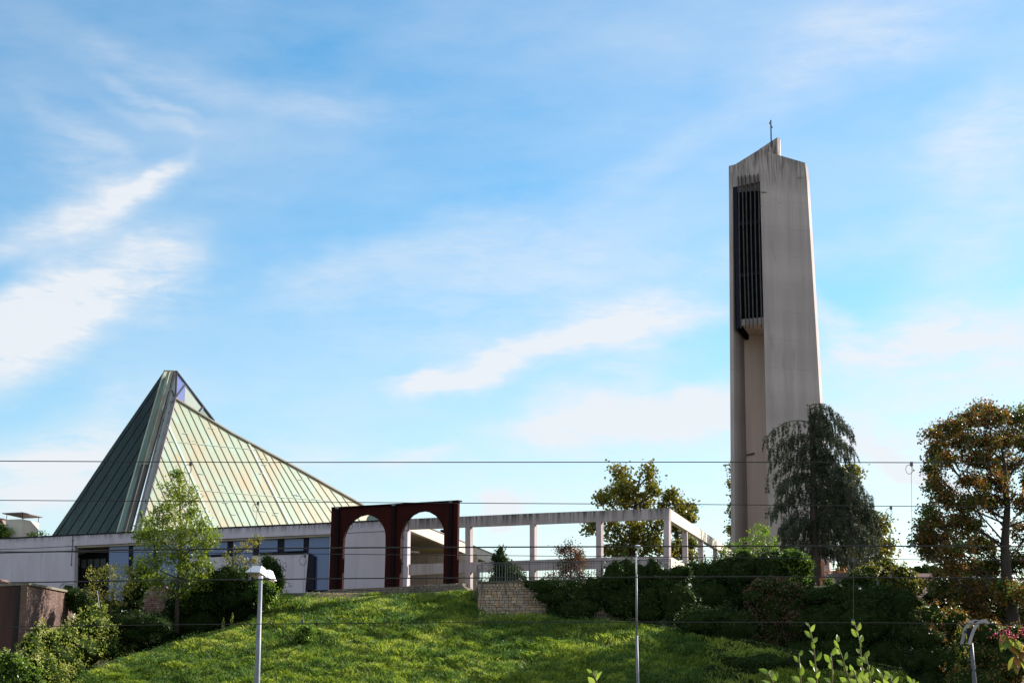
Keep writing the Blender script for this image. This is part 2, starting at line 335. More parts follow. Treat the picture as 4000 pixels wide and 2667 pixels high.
def blobs3(blobs, D, thick=.8, rng=None, jit=0):
    """photo ellipses (px,py,rx,ry[,dY]) -> world centres and radii"""
    out = []
    for b in blobs:
        px, py, rx, ry = b[:4]; dY = b[4] if len(b) > 4 else 0
        if rng is not None and jit and len(b) < 5: dY = float(rng.uniform(-jit, jit))
        c = P(px, py, D+dY); s = (D+dY)/6600; out.append((np.array(c), np.array([rx*s, max(rx, ry*.7)*s*thick, ry*s])))
    return out
ICO = None
def ico(sub=3):
    bm = bmesh.new(); bmesh.ops.create_icosphere(bm, subdivisions=sub, radius=1)
    V = np.array([v.co[:] for v in bm.verts]); F = np.array([[v.index for v in f.verts] for f in bm.faces]); bm.free(); return V, F
ICO = ico(3)
def core_mesh(bl, rng, shrink=.84):
    Vs, Fs, o = [], [], 0
    for c, r in bl:
        V, F = ICO; d = 1+.10*np.sin(V[:,[0]]*5+c[0])*np.cos(V[:,[2]]*6+c[2])+.06*rng.normal(size=(len(V),1))
        Vs.append(c+V*r*shrink*d); Fs.append(F+o); o += len(V)
    return np.concatenate(Vs), np.concatenate(Fs)
def shell_leaves(bl, rng, per_m2, size, inner=.8, outer=1.08, sprig=.26, **kw):
    """leaves on the ragged outer shell of a union of ellipsoids: loose cover plus leafy sprigs that stand out"""
    Cs, Ns = [], []
    for i, (c, r) in enumerate(bl):
        area = 4*math.pi*((r[0]*r[1])**1.6/3+(r[0]*r[2])**1.6/3+(r[1]*r[2])**1.6/3)**(1/1.6)
        def shape(d):
            return 1+.13*np.sin(d[:,0]*5+c[0]*3)*np.cos(d[:,2]*6+c[2])+.09*np.sin(d[:,1]*13+d[:,2]*11+c[0])+.06*np.sin(d[:,0]*19+d[:,2]*17)
        n = int(area*per_m2*.6); d = rng.normal(size=(n,3)); d /= np.linalg.norm(d, axis=1)[:,None]
        p = c+d*r*((inner+(outer-inner)*rng.random(n)**.6)*shape(d))[:,None]
        ns = max(4, int(area*per_m2*.5/11)); ds = rng.normal(size=(ns,3)); ds /= np.linalg.norm(ds, axis=1)[:,None]
        base = c+ds*r*((.92+.1*rng.random(ns))*shape(ds))[:,None]
        out = ds*np.array([1,1,.7])+np.array([0,0,.45])+rng.normal(size=(ns,3))*.35; out /= np.linalg.norm(out, axis=1)[:,None]
        ln = sprig*(.3+1.3*rng.random(ns)**2); f = rng.random((ns,11))
        q = base[:,None,:]+out[:,None,:]*(f*ln[:,None])[:,:,None]+rng.normal(size=(ns,11,3))*(.07+.05*(1-f))[:,:,None]
        p = np.concatenate([p, q.reshape(-1,3)]); d = np.concatenate([d, np.repeat(ds, 11, 0)])
        keep = np.ones(len(p), bool)
        for j, (c2, r2) in enumerate(bl):
            if j != i: keep &= ((((p-c2)/(r2*.78))**2).sum(1) > 1)
        nr = d/r; nr /= np.linalg.norm(nr, axis=1)[:,None]
        Cs.append(p[keep]); Ns.append(nr[keep])
    C = np.concatenate(Cs); Nn = np.concatenate(Ns)
    return leaf_geo(C, rng, size, nrm=Nn, nw=.3, **kw)
def bush(name, label, cat, blobs, D, leaf, m, seed, dens=60, thick=.8, group=None, aspect=.5, core='core', jit=.5, stem=None, droop=0, outer=1.1, shrink=.84, slope=None, lumps=3):
    rng = np.random.default_rng(seed)
    if slope: blobs = [(*q[:4], (q[0]-slope[0])*slope[1]) for q in blobs]
    bl = blobs3(blobs, D, thick, rng, jit)
    if lumps:
        add = []
        for c, rr in bl:
            for k in range(lumps):
                d = rng.normal(size=3); d[1] -= .6; d[2] += .25; d /= np.linalg.norm(d); f = rng.uniform(.28, .5)
                add.append((c+d*rr*rng.uniform(.65, .85), rr*f*np.array([rng.uniform(.8,1.3), 1, rng.uniform(.8,1.4)])))
        bl = bl+add
    zb = min(c[2]-r[2] for c, r in bl); cx = np.mean([c[0] for c, r in bl]); cy = np.mean([c[1] for c, r in bl])
    t = thing(name, label, cat, (cx, cy, zb), group)
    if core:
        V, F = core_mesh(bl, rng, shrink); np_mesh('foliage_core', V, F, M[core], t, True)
    V, F = shell_leaves(bl, rng, dens, leaf, aspect=aspect, droop=droop, outer=outer); np_mesh('foliage', V, F, M[m], t)
    if stem:
        mb = MB(); mb.tube([P(*stem[0]), P(*stem[1])], [stem[2], stem[2]*.6], 7); mb.build('stem', M['bark'], t, True)
    return t
def tree(name, label, cat, trunk, blobs, D, leaf, m, seed, clumps=14, per=60, cr=.16, thick=.8, group=None, aspect=.5, jit=1.0, bark='bark', droop=0, limb_r=.10, twigs=True, extra=None, join=.35, bend=0):
    """trunk: list of (px,py,D,r). crown: clumps of leaves in the ellipses; a limb runs from the trunk to every ellipse"""
    rng = np.random.default_rng(seed); bl = blobs3(blobs, D, thick, rng, jit)
    tp = [P(a,b,c) for a,b,c,_ in trunk]; tr = [q[3] for q in trunk]
    t = thing(name, label, cat, tp[0], group)
    mb = MB(); mb.tube(tp, tr, 10); mb.build('trunk', M[bark], t, True)
    lim = MB(); Cs = []
    zs = [p.z for p in tp]
    def on_trunk(z):
        z = min(max(z, zs[0]), zs[-1]-.05)
        for i in range(len(zs)-1):
            if zs[i] <= z <= zs[i+1]:
                f = (z-zs[i])/(zs[i+1]-zs[i]+1e-6); return tp[i].lerp(tp[i+1], f), tr[i]*(1-f)+tr[i+1]*f
        return tp[-1], tr[-1]
    for c, r in bl:
        C0 = Vector(c); dist = math.hypot(C0.x-tp[-1].x, C0.y-tp[-1].y)
        a, ra = on_trunk(C0.z-max(.6, dist*join)-r[2]*.3)
        mid = a.lerp(C0, .55)+Vector((rng.normal()*bend, rng.normal()*bend, -.08*dist+rng.normal()*bend*.4)); rr = min(ra*.7, limb_r)
        lim.tube([a, mid, C0], [rr, rr*.75, rr*.4], 6)
        nc = max(3, int(clumps*(r[0]*r[2])**.5))
        for k in range(nc):
            d = rng.normal(size=3); d /= np.linalg.norm(d); q = c+d*r*(rng.random()**.45)*.93
            if twigs and k % 2 == 0:
                st = mid.lerp(C0, float(rng.random())); qq = Vector(q); mm = st.lerp(qq, .5)+Vector((0,0,.12))
                lim.tube([st, mm, qq], [rr*.35, rr*.25, .012], 4, cap=False)
            sg = cr*(.6+.8*rng.random()); n = int(per*(.5+rng.random()))
            Cs.append(q+rng.normal(size=(n,3))*np.array([sg*1.2, sg*1.2, sg]))
    lim.build('limb', M[bark], t, True, fix=False)
    C = np.concatenate(Cs); V, F = leaf_geo(C, rng, leaf, aspect, droop=droop, nrm=np.tile(np.array([0,0,1.0]), (len(C),1)), nw=.3)
    np_mesh('crown', V, F, M[m], t)
    return t

# vertical planes
class Plane:
    def __init__(s, p0, d): s.p = Vector((p0.x, p0.y, 0)); s.d = Vector((d[0], d[1], 0)).normalized(); s.n = Vector((s.d.y, -s.d.x, 0))
    def hit(s, px, py, off=0):
        d = ray(px, py); q = s.p + s.n*off; k = (q-EYE).dot(s.n)/d.dot(s.n); return EYE + d*k
    def at(s, px, z, off=0):
        a = s.hit(px, 2300, off); return Vector((a.x, a.y, z))
    def s_(s, v): return (Vector((v.x, v.y, 0))-s.p).dot(s.d)
    def pt(s, t, z, off=0): v = s.p+s.d*t+s.n*off; return Vector((v.x, v.y, z))
def fpoly(mb, pl, pix, thick, off=0, mi=0, mside=None):
    mb.prism([pl.hit(x, y, off) for x, y in pix], -pl.n*thick, mi, mside)
def scale_pix(ox, oy, s, pts): return [(ox+x*s, oy+y*s) for x, y in pts]
def interp(x, pts):
    return float(np.interp(x, [p[0] for p in pts], [p[1] for p in pts]))

# ------------------------------------------------------------------ ground
KS = .35; Y0 = 84.0
RIDGE = [(-2600,2690,0),(-400,2690,0),(150,2685,0),(287,2667,0),(330,2637,0),(429,2595,0),(504,2566,0),(600,2541,0),(683,2513,0),(804,2479,0),(863,2466,0),(912,2443,0),(962,2430,0),(1001,2416,0),(1030,2395,0),
         (1062,2334,1),(1191,2337,1),(1249,2340,1),(1383,2338,1),(1536,2329,1),(1727,2317,1),(1862,2311,1),(1872,2400,2),(2110,2400,2),(2500,2440,2),(2800,2480,2),(3000,2520,2),(3300,2580,2),(3600,2625,3),(4200,2640,3),(6500,2650,3)]
rp = np.array([r[0] for r in RIDGE], float); rpy = np.array([r[1] for r in RIDGE], float)
ryr = (1.6+KS*Y0)/(KS-(2640-rpy)/6620.0); rzr = KS*(ryr-Y0)
rpl = np.array([{0:4.6, 1:6.6, 2:7.15, 3:4.0}[r[2]] for r in RIDGE]); rdl = np.array([16 if r[2] == 0 else .3 if r[2] == 1 else (1.2 if r[0] < 2200 else 2.5 if r[0] < 2600 else 13) if r[2] == 2 else 22 for r in RIDGE], float)
def height(x, y):
    x = np.asarray(x, float); y = np.asarray(y, float)
    ang = 2000+x/np.maximum(y, 5)*6620
    yr = np.interp(ang, rp, ryr); zr = np.interp(ang, rp, rzr); pl = np.interp(ang, rp, rpl); dl = np.interp(ang, rp, rdl)
    hill = KS*(y-Y0); hill = np.where(y < Y0+2, .5*(np.sqrt(np.maximum((y-Y0)**2+4, 0))+(y-Y0))*KS, hill)
    f = np.clip((y-yr-dl*.6)/(dl*.4+.4), 0, 1); f = f*f*(3-2*f)
    z = np.where(y < yr, np.minimum(hill, zr+.02), zr+(pl-zr)*f)
    bump = .06*np.sin(x*3.7+1.3*np.sin(y*1.9))*np.sin(y*3.3+.8*np.sin(x*2.2)) + .10*np.sin(x*1.1+.4*y)*np.cos(y*.9-x*.3)+.05*np.sin(x*2.7)*np.sin(y*2.1+x)+.03*np.sin(5.1*x+y)*np.cos(4.3*y)
    z = z + np.where((y > Y0) & (y < yr+1), bump*np.clip((y-Y0)/4, 0, 1)*np.clip((yr-y)/3, 0, 1), 0)
    far = np.clip((y-260)/900, 0, 1); z = z + far*far*26*(.6+.4*np.sin(x*.004+1))
    return z
def build_ground():
    xs = np.unique(np.concatenate([np.linspace(-3500,-90,18), np.arange(-90,90,.5), np.linspace(90,3500,18)]))
    ys = np.unique(np.concatenate([np.linspace(-400,70,14), np.arange(70,125,.4), np.linspace(125,300,40), np.linspace(300,6000,30)]))
    X, Y = np.meshgrid(xs, ys); Z = height(X, Y); V = np.stack([X.ravel(), Y.ravel(), Z.ravel()], 1)
    nx, ny = len(xs), len(ys); i = np.arange(nx-1)[None,:]+np.arange(ny-1)[:,None]*nx; i = i.ravel()
    F = np.stack([i, i+1, i+nx+1, i+nx], 1)
    o = np_mesh('ground', V, F, M['ground'], None, True, off=Vector((0,0,0))); tag(o, kind='structure')
build_ground()
def gz(x, y): return float(height(x, y))

# ------------------------------------------------------------------ church and colonnade
TH = R(24); U = Vector((math.cos(TH), -math.sin(TH), 0)); VV = Vector((math.sin(TH), math.cos(TH), 0))
CN = P(2613, 1983, 104)
FAC = Plane(CN, U)
def build_church():
    base = FAC.at(900, 5.5)
    t = thing('church', 'white low church with a tall green copper tent roof rising behind its parapet', 'church', base)
    top = [(-120,2107),(0,2101.5),(457,2079),(820,2061.5),(1291,2040),(1592,2025.5)]
    bot = [(-120,2148),(0,2144),(290,2131),(807,2106),(1289,2085),(1380,2079),(1592,2069)]
    mb = MB(); fpoly(mb, FAC, top+bot[::-1], .45); 
    # flat roof slab behind the parapet
    a, b = FAC.hit(-120, 2112, -.45), FAC.hit(1592, 2032, -.45)
    za = min(a.z, b.z)-.3
    mb.prism([Vector((a.x,a.y,za)), Vector((b.x-.4,b.y,za)), Vector((b.x-.6,b.y,za))+Vector((.2,.98,0))*30, Vector((a.x,a.y,za))+VV*30], (0,0,-.25))
    mb.build('parapet', M['wall'], t)
    cp = MB(); pts = [(x, y-1.5) for x, y in top]; fpoly(cp, FAC, pts+[(x, y+3.5) for x, y in top][::-1], .55, .05); cp.build('coping', M['frame'], t)
    lw = MB(); fpoly(lw, FAC, [(-120,2150),(0,2146),(292,2133),(289,2360),(-120,2380)], .4, -.04)
    # return of the left wall, seen beside the recess
    lw.build('wall', M['wall'], t)
    sf = MB(); z = FAC.hit(292, 2133).z; A, B = FAC.at(292, z, -.01), FAC.at(1289, FAC.hit(1289,2087).z, -.01)
    sf.prism([A, B, B-FAC.n*2.3, A-FAC.n*2.3], (0,0,-.12)); sf.build('soffit', M['soffit'], t)
    # recessed lobby glazing on the left: dark frames, tall panes
    rb = MB(); fpoly(rb, FAC, [(285,2131),(432,2124),(428,2370),(285,2380)], .1, -2.4); rb.build('lobby_screen', M['frame'], t)
    for x0, x1, y0 in ((303,312,2178),(319,338,2184),(344,362,2183),(368,388,2182),(393,413,2181)):
        for (ya, yb) in ((y0, y0+34), (y0+38, y0+120)):
            g = MB(); fpoly(g, FAC, [(x0,ya),(x1,ya-1),(x1-1,yb-1),(x0-1,yb)], .06, -2.33, 0); 
            g.build('window_pane', M['glass_dark'] if ya > y0 else mat('lobby_glass', (.16,.18,.19), None, .3, spec=.6) if 'lobby_glass' not in bpy.data.materials else bpy.data.materials['lobby_glass'], t)
    g = MB(); fpoly(g, FAC, [(299,2141),(352,2146),(330,2160),(298,2168)], .05, -2.28); g.build('high_pane', M['opal'], t)
    # glazing band
    fb = MB(); fpoly(fb, FAC, [(424,2125),(807,2107),(1289,2087),(1283,2312),(1188,2312),(1199,2163),(985,2172),(980,2380),(420,2380)], .3, -.30)
    fb.build('window_frame', M['frame'], t)
    panes = [((427,2129),(503,2126),(500,2345),(424,2345)), ((522,2125),(600,2121),(597,2345),(519,2345)), ((618,2121),(700,2117),(697,2345),(615,2345)), ((716,2118),(795,2113),(793,2172),(714,2176)),
             ((815,2118.5),(888,2116),(888,2162.5),(815,2166)), ((911,2108),(989,2105),(988,2240),(910,2243)), ((1012,2109.5),(1084,2107.5),(1084,2154),(1012,2157)),
             ((1112,2105.5),(1186,2103),(1185,2149),(1111,2152)), ((1209,2094),(1289,2091),(1285,2302),(1197,2305))]
    for i, q in enumerate(panes):
        g = MB(); fpoly(g, FAC, q, .08, -.25); o = g.build('window', M['glass'], t)
        if i in (4,6,7):
            s = MB(); fpoly(s, FAC, [(q[3][0]-3,q[3][1]+1),(q[2][0]+3,q[2][1]),(q[2][0]+3,q[2][1]+3),(q[3][0]-3,q[3][1]+4)], .1, -.18); s.build('sill', M['frame'], o)
    # lower wall projections
    lw = MB(); fpoly(lw, FAC, [(985,2167),(1204,2162),(1188,2345),(975,2350)], .5, 0.0); lw.build('wall', M['wall'], t)
    lw = MB(); fpoly(lw, FAC, [(740,2180),(900,2172),(895,2380),(735,2380)], .5, 0.0); lw.build('wall', M['wall'], t)
    cpg = MB(); fpoly(cpg, FAC, [(985,2163.5),(1204,2158.5),(1204,2163),(985,2168)], .6, .05); cpg.build('wall_cap', M['frame'], t)
    dk = MB(); fpoly(dk, FAC, [(1203,2164),(1208,2161),(1231,2175),(1228,2178),(1226,2300),(1195,2306)], .18, -.04); dk.build('reflection_panel', M['frame'], t)  # dark panel stands in for a reflection within the tall window
    lw = MB(); fpoly(lw, FAC, [(1184,2312),(1283,2312),(1289,2087),(1380,2081),(1592,2071),(1588,2400),(1180,2400)], .45, -.03); lw.build('wall', M['wall'], t)
    bl = MB(); fpoly(bl, FAC, [(1360,2055),(1368,2043),(1370,2057)], .12, .25); bl.build('wall_lamp', M['lampwhite'], t)
    # lightning conductors
    for pts in ([(285,2090),(284,2110),(282,2145),(278,2205)], [(1575,2055),(1574,2100),(1572,2200),(1569,2315)]):
        w = MB(); w.tube([FAC.hit(x, y, .05) for x, y in pts], .022, 5)
        for x, y in pts[1:]: w.box(FAC.hit(x, y, .05), (.04,0,0), (0,.04,0), (0,0,.04))
        w.build('lightning_conductor', M['frame'], t)
    # side wing running back: lit fascia, soffit and recessed beige wall
    SW = Plane(FAC.hit(1592, 2068), (.235, .972))
    fa = MB(); fb_ = [(1599,2070),(1733,2126),(1848,2173),(1960,2216)]; ft = [(1599,2032),(1690,2066),(1790,2106),(1960,2176)]
    fpoly(fa, SW, ft+fb_[::-1], .3, -.02); fa.build('fascia', M['wall_cream'], t)
    cz = MB(); fpoly(cz, SW, [(x, y-2) for x, y in ft]+[(x, y+1) for x, y in ft][::-1], .4, .03); cz.build('coping', M['mauve'], t)
    so = MB(); ps = [SW.hit(x, y+.5, -.1) for x, y in fb_]; so.prism([ps[0], ps[1], ps[2], ps[3], ps[3]-U*14, ps[0]-U*1.0], (0,0,.12)); so.build('soffit', M['soffit'], t)
    bwz = ps[0].z
    BW = Plane(FAC.hit(1700, 2200)+VV*9.5, U)
    bw = MB(); 
    for x0, x1 in ((1560,1665),(1666.5,1705),(1707,1860)):
        bw.prism([BW.hit(x0, 2163), BW.hit(x1, 2163), BW.hit(x1, 2420), BW.hit(x0, 2420)], -BW.n*.3)
    bw.build('back_wall', M['beige'], t)
    lt = MB(); fpoly(lt, BW, [(1601,2150),(1625,2151),(1626,2158),(1603,2158)], .5, 1.5); lt.build('ceiling_lamp', M['lampwhite'], t)
    # rounded rooflight seen through the left arch
    dm = MB(); fpoly(dm, FAC, [(1430,2031),(1436,2016),(1450,2008),(1466,2012),(1478,2029)], 1.5, -1.2); dm.build('roof_vent', M['patina_dark'], t)
    vt = MB(); vt.tube([SW.hit(1731,2083,-3), SW.hit(1731,2068,-3)], .22, 10); vt.tube([SW.hit(1731,2079,-3), SW.hit(1731,2077,-3)], .36, 10); vt.build('roof_vent', M['frame'], t)

    # ---- the copper tent roof
    Db = 121.6; Da = 133.6
    def near(px, py):   # depth along the near edge
        f = (2079-py)/(2079-1448); return Db+(Da-Db)*f
    BLp, Np = P(548, 2076, Db-.3), P(684, 1556, near(684,1556))
    BRp = P(1472, 2030, 142)
    nR = (BRp-BLp).cross(Np-BLp).normalized()
    if nR.y > 0: nR = -nR
    def onR(px, py, off=0):
        d = ray(px, py); return EYE + d*((BLp+nR*off-EYE).dot(nR)/d.dot(nR))
    ridge = [(684,1556),(900,1688),(1160,1828),(1400,1963),(1424,1976)]
    base_ = [(548,2085),(820,2072),(1291,2052),(1500,2042)]
    rf = MB(); rf.prism([onR(*p) for p in ridge]+[onR(1500,2042)]+[onR(*p) for p in base_[::-1][1:]], -nR*.35)
    def ridge_y(x): return interp(x, ridge)
    def seam(b, w, h, mi):
        sl = interp(b, [(548,2.6),(700,2.32),(841,2.19),(1131,1.96),(1269,1.55),(1310,1.45),(1420,1.3)])
        x0, y0 = b, interp(b, base_)-4; x, y = x0, y0
        for _ in range(3000):
            if y <= ridge_y(max(x, 684))+1 : break
            if x < 684 and y <= 1556+(684-x)*520/136: break
            y -= 1; x -= 1/sl
        a, c = onR(x0, y0+8), onR(x, y)
        rf.bar(a+nR*h*.3, c+nR*h*.3, w, h, nR, mi)
    b = 585
    i = 0
    while b < 1440:
        seam(b, .05, .045, 1); b += 28.7; i += 1
    for b in (836, 1131): seam(b+6, .17, .07, 2)
    for pts in ([(640,1722),(1012,1758)], [(660,1905),(1290,1957)], [(752,1722),(772,1723)]):
        rf.bar(onR(*pts[0])+nR*.02, onR(*pts[1])+nR*.02, .025, .05, nR, 2)
    rng = random.Random(3)
    for k in range(22):
        x = rng.uniform(640, 1250); y = rng.uniform(max(ridge_y(x)+20, 1600), 2030); rf.bar(onR(x-10, y-1)+nR*.03, onR(x+10, y+1)+nR*.03, .035, .06, nR, 2)
    rf.build('roof_face', [M['patina'], M['seam'], M['patina_pale']], t)
    ed = MB()
    for p, q in zip(ridge, ridge[1:]): ed.bar(onR(*p, .05), onR(*q, .05), .16, .16, nR); 
    ed.build('ridge_trim', M['seam'], t)
    # left dark ribbed face
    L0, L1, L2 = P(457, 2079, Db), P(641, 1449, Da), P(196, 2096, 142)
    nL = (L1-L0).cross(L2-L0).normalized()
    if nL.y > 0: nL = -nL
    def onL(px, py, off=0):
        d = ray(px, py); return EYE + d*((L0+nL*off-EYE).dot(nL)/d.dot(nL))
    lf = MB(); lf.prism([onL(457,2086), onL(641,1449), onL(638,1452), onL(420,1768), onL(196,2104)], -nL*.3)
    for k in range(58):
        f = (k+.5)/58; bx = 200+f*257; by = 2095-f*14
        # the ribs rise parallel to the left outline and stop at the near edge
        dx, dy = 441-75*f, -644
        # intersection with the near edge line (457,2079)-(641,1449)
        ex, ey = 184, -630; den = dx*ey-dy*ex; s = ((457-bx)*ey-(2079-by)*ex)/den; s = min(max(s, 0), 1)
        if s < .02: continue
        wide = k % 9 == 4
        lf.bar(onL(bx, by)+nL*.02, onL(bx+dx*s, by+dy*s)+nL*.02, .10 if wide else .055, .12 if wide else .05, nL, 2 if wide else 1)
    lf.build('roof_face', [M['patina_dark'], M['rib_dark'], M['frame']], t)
    # near edge strip: patina above, bare grey below, mauve rails either side of the narrow light slot
    def S(px, py, d=0): return P(px, py, near(px, py)+d)
    def edge(x0, x1, y): return None
    def lerp2(a, b, y): f = (y-a[1])/(b[1]-a[1]); return (a[0]+(b[0]-a[0])*f, y)
    ea, eb = (641,1449), (455,2086); ma, mb_ = (664,1449), (489,2086); ra, rb2 = (682,1449), (506,2086)
    for y0, y1, mm in ((1449,1814,'strip'),(1815.5,2086,'strip_low')):
        st = MB(); q = [lerp2(ea,eb,y0), lerp2(ra,rb2,y0), lerp2(ra,rb2,y1), lerp2(ea,eb,y1)]
        st.prism([S(*p, d) for p, d in zip(q, (0,.75,.75,0))], (0,.35,0))
        y = y0
        while y < y1:     # cross joints
            p, q2 = lerp2(ea,eb,y), lerp2(ra,rb2,y); st.bar(S(*p,-.02), S(*q2,.73), .03, .05, (0,-1,0), 1); y += 61
        st.build('edge_cladding', [M[mm], M['seam']], t)
    for a_, b_, w, mm, dd in ((ea,eb,.09,'strip',0),(ma,mb_,.06,'strip',.42),((682,1449),(508,2086),.05,'frame',.75),((687,1449),(524,2086),.2,'mauve',.7)):
        rr = MB(); rr.bar(S(*a_,-.06+dd), S(*b_,-.06+dd), w, .12, (0,-1,0)); rr.build('edge_rail', M[mm], t)
    sl = MB(); sl.prism([S(688,1453,.1), S(692,1453,.1), S(684,1556,.1), S(548,2086,.1), S(527,2086,.1)], (0,.2,0))
    for y in (1590,1640,1700,1760,1820,1880,1940,2000):
        p = lerp2((687,1449),(527,2086),y); q = lerp2((684,1556),(548,2086),y+42); sl.bar(S(*p,.0), S(*q,.0), .09, .1, (0,-1,0), 1)
    sl.build('light_slot', [M['opal'], M['frame']], t)
    rr = MB(); rr.bar(S(684,1552,-.05), S(546,2086,-.05), .24, .16, (0,-1,0)); rr.build('edge_rail', M['mauve'], t)
    # glazed triangle at the top
    T, E = P(689, 1450, Da-.1), onR(836, 1643)
    Nn = P(684, 1553, near(684,1553))
    nT = (Nn-T).cross(E-T).normalized()
    if nT.y > 0: nT = -nT
    def onT(px, py, off=0):
        d = ray(px, py); return EYE + d*((T+nT*off-EYE).dot(nT)/d.dot(nT))
    for pix, mm, nm in (([(691,1456),(722,1503),(687,1550)],'glass_sky','glazing'), ([(687,1553),(722,1505),(719,1574)],'glass_sky','glazing'), ([(724,1506),(792,1592),(778,1608),(720,1576)],'opal','panel'), ([(795,1596),(832,1640),(783,1611)],'patina_dark','panel')):
        g = MB(); g.prism([onT(*p) for p in pix], -nT*.04); g.build(nm, M[mm], t)
    fr = MB()
    for p, q, w in (((688,1449),(836,1643),.16),((686,1552),(723,1502),.1),((691,1450),(686,1552),.09),((672,1524),(684,1552),.08),((793,1590),(779,1608),.1),((720,1577),(684,1556),.08),((665,1570),(684,1558),.05)):
        fr.bar(onT(*p, .03), onT(*q, .03), w, .12, nT)
    fr.build('glazing_frame', M['frame'], t)
    bx = P(660, 1447, Da); 
    cp2 = MB(); cp2.bar(P(640,1448,Da-.1), P(690,1449.5,Da-.1), .12, .1); cp2.build('apex_cap', M['strip'], t)
build_church()

def build_colonnade():
    t = thing('concrete_colonnade', 'weathered pale concrete frame of posts and beams between the church and the bell tower', 'colonnade', FAC.at(2200, 7))
    top = [(1596,2025.5),(2087,2003.5),(2613,1983)]; bot = [(1596,2067),(1836,2057),(2068,2047.5),(2592,2027),(2613,2026)]
    b = MB(); fpoly(b, FAC, top+bot[::-1], .36); b.build('beam', M['concrete'], t)
    top = [(1596,2203),(1836,2195),(2331,2177),(2613,2171)]; bot = [(1596,2245),(1800,2236),(2068,2227),(2613,2213)]
    b = MB(); fpoly(b, FAC, top+bot[::-1], .34, -.01); b.build('beam', M['concrete'], t)
    for x0, x1 in ((1817,1837),(2069,2088),(2328,2348),(2593,2613)):
        c = MB(); f = bool(0); y0 = interp(x0, [(1596,2067),(2613,2026)])
        fpoly(c, FAC, [(x0,y0-1),(x1,y0-2),(x1,2420),(x0,2420)], .42, .0 if x0 > 2500 else -.004)
        c.build('column', M['concrete'], t)
    w = P(2869, 2157, 141.5)-CN; WG = Plane(CN, (w.x, w.y)); WG.n = WG.n if WG.n.x > 0 else -WG.n
    b = MB(); fpoly(b, WG, [(2615,1984.5),(2869,2157),(2930,2198),(2925,2215),(2848,2172),(2617,2030)], .36, .004); b.build('beam', M['wall_cream'], t)
    b = MB(); fpoly(b, WG, [(2618,2172),(2694,2212),(2850,2290),(2850,2320),(2618,2215)], .34, -.01); b.build('beam', M['wall_cream'], t)
    for x0, x1 in ((2663,2685),(2724,2746),(2781,2802),(2832,2850)):
        # square posts under the receding beam
        p = WG.hit(x1, 2150, -.06); y = interp(x1, [(2617,2030),(2848,2172)]); zt = WG.hit(x1, y).z+.03
        p = Vector((p.x, p.y, 0))-WG.n*.0; wd = .36*(1+0*x0)
        q = [p, p-WG.d*(-.36), p-WG.d*(-.36)-U*wd, p-U*wd]
        c = MB(); c.prism([Vector((v.x, v.y, 5)) for v in q], (0,0,zt-5)); c.build('column', M['concrete'], t)
build_colonnade()

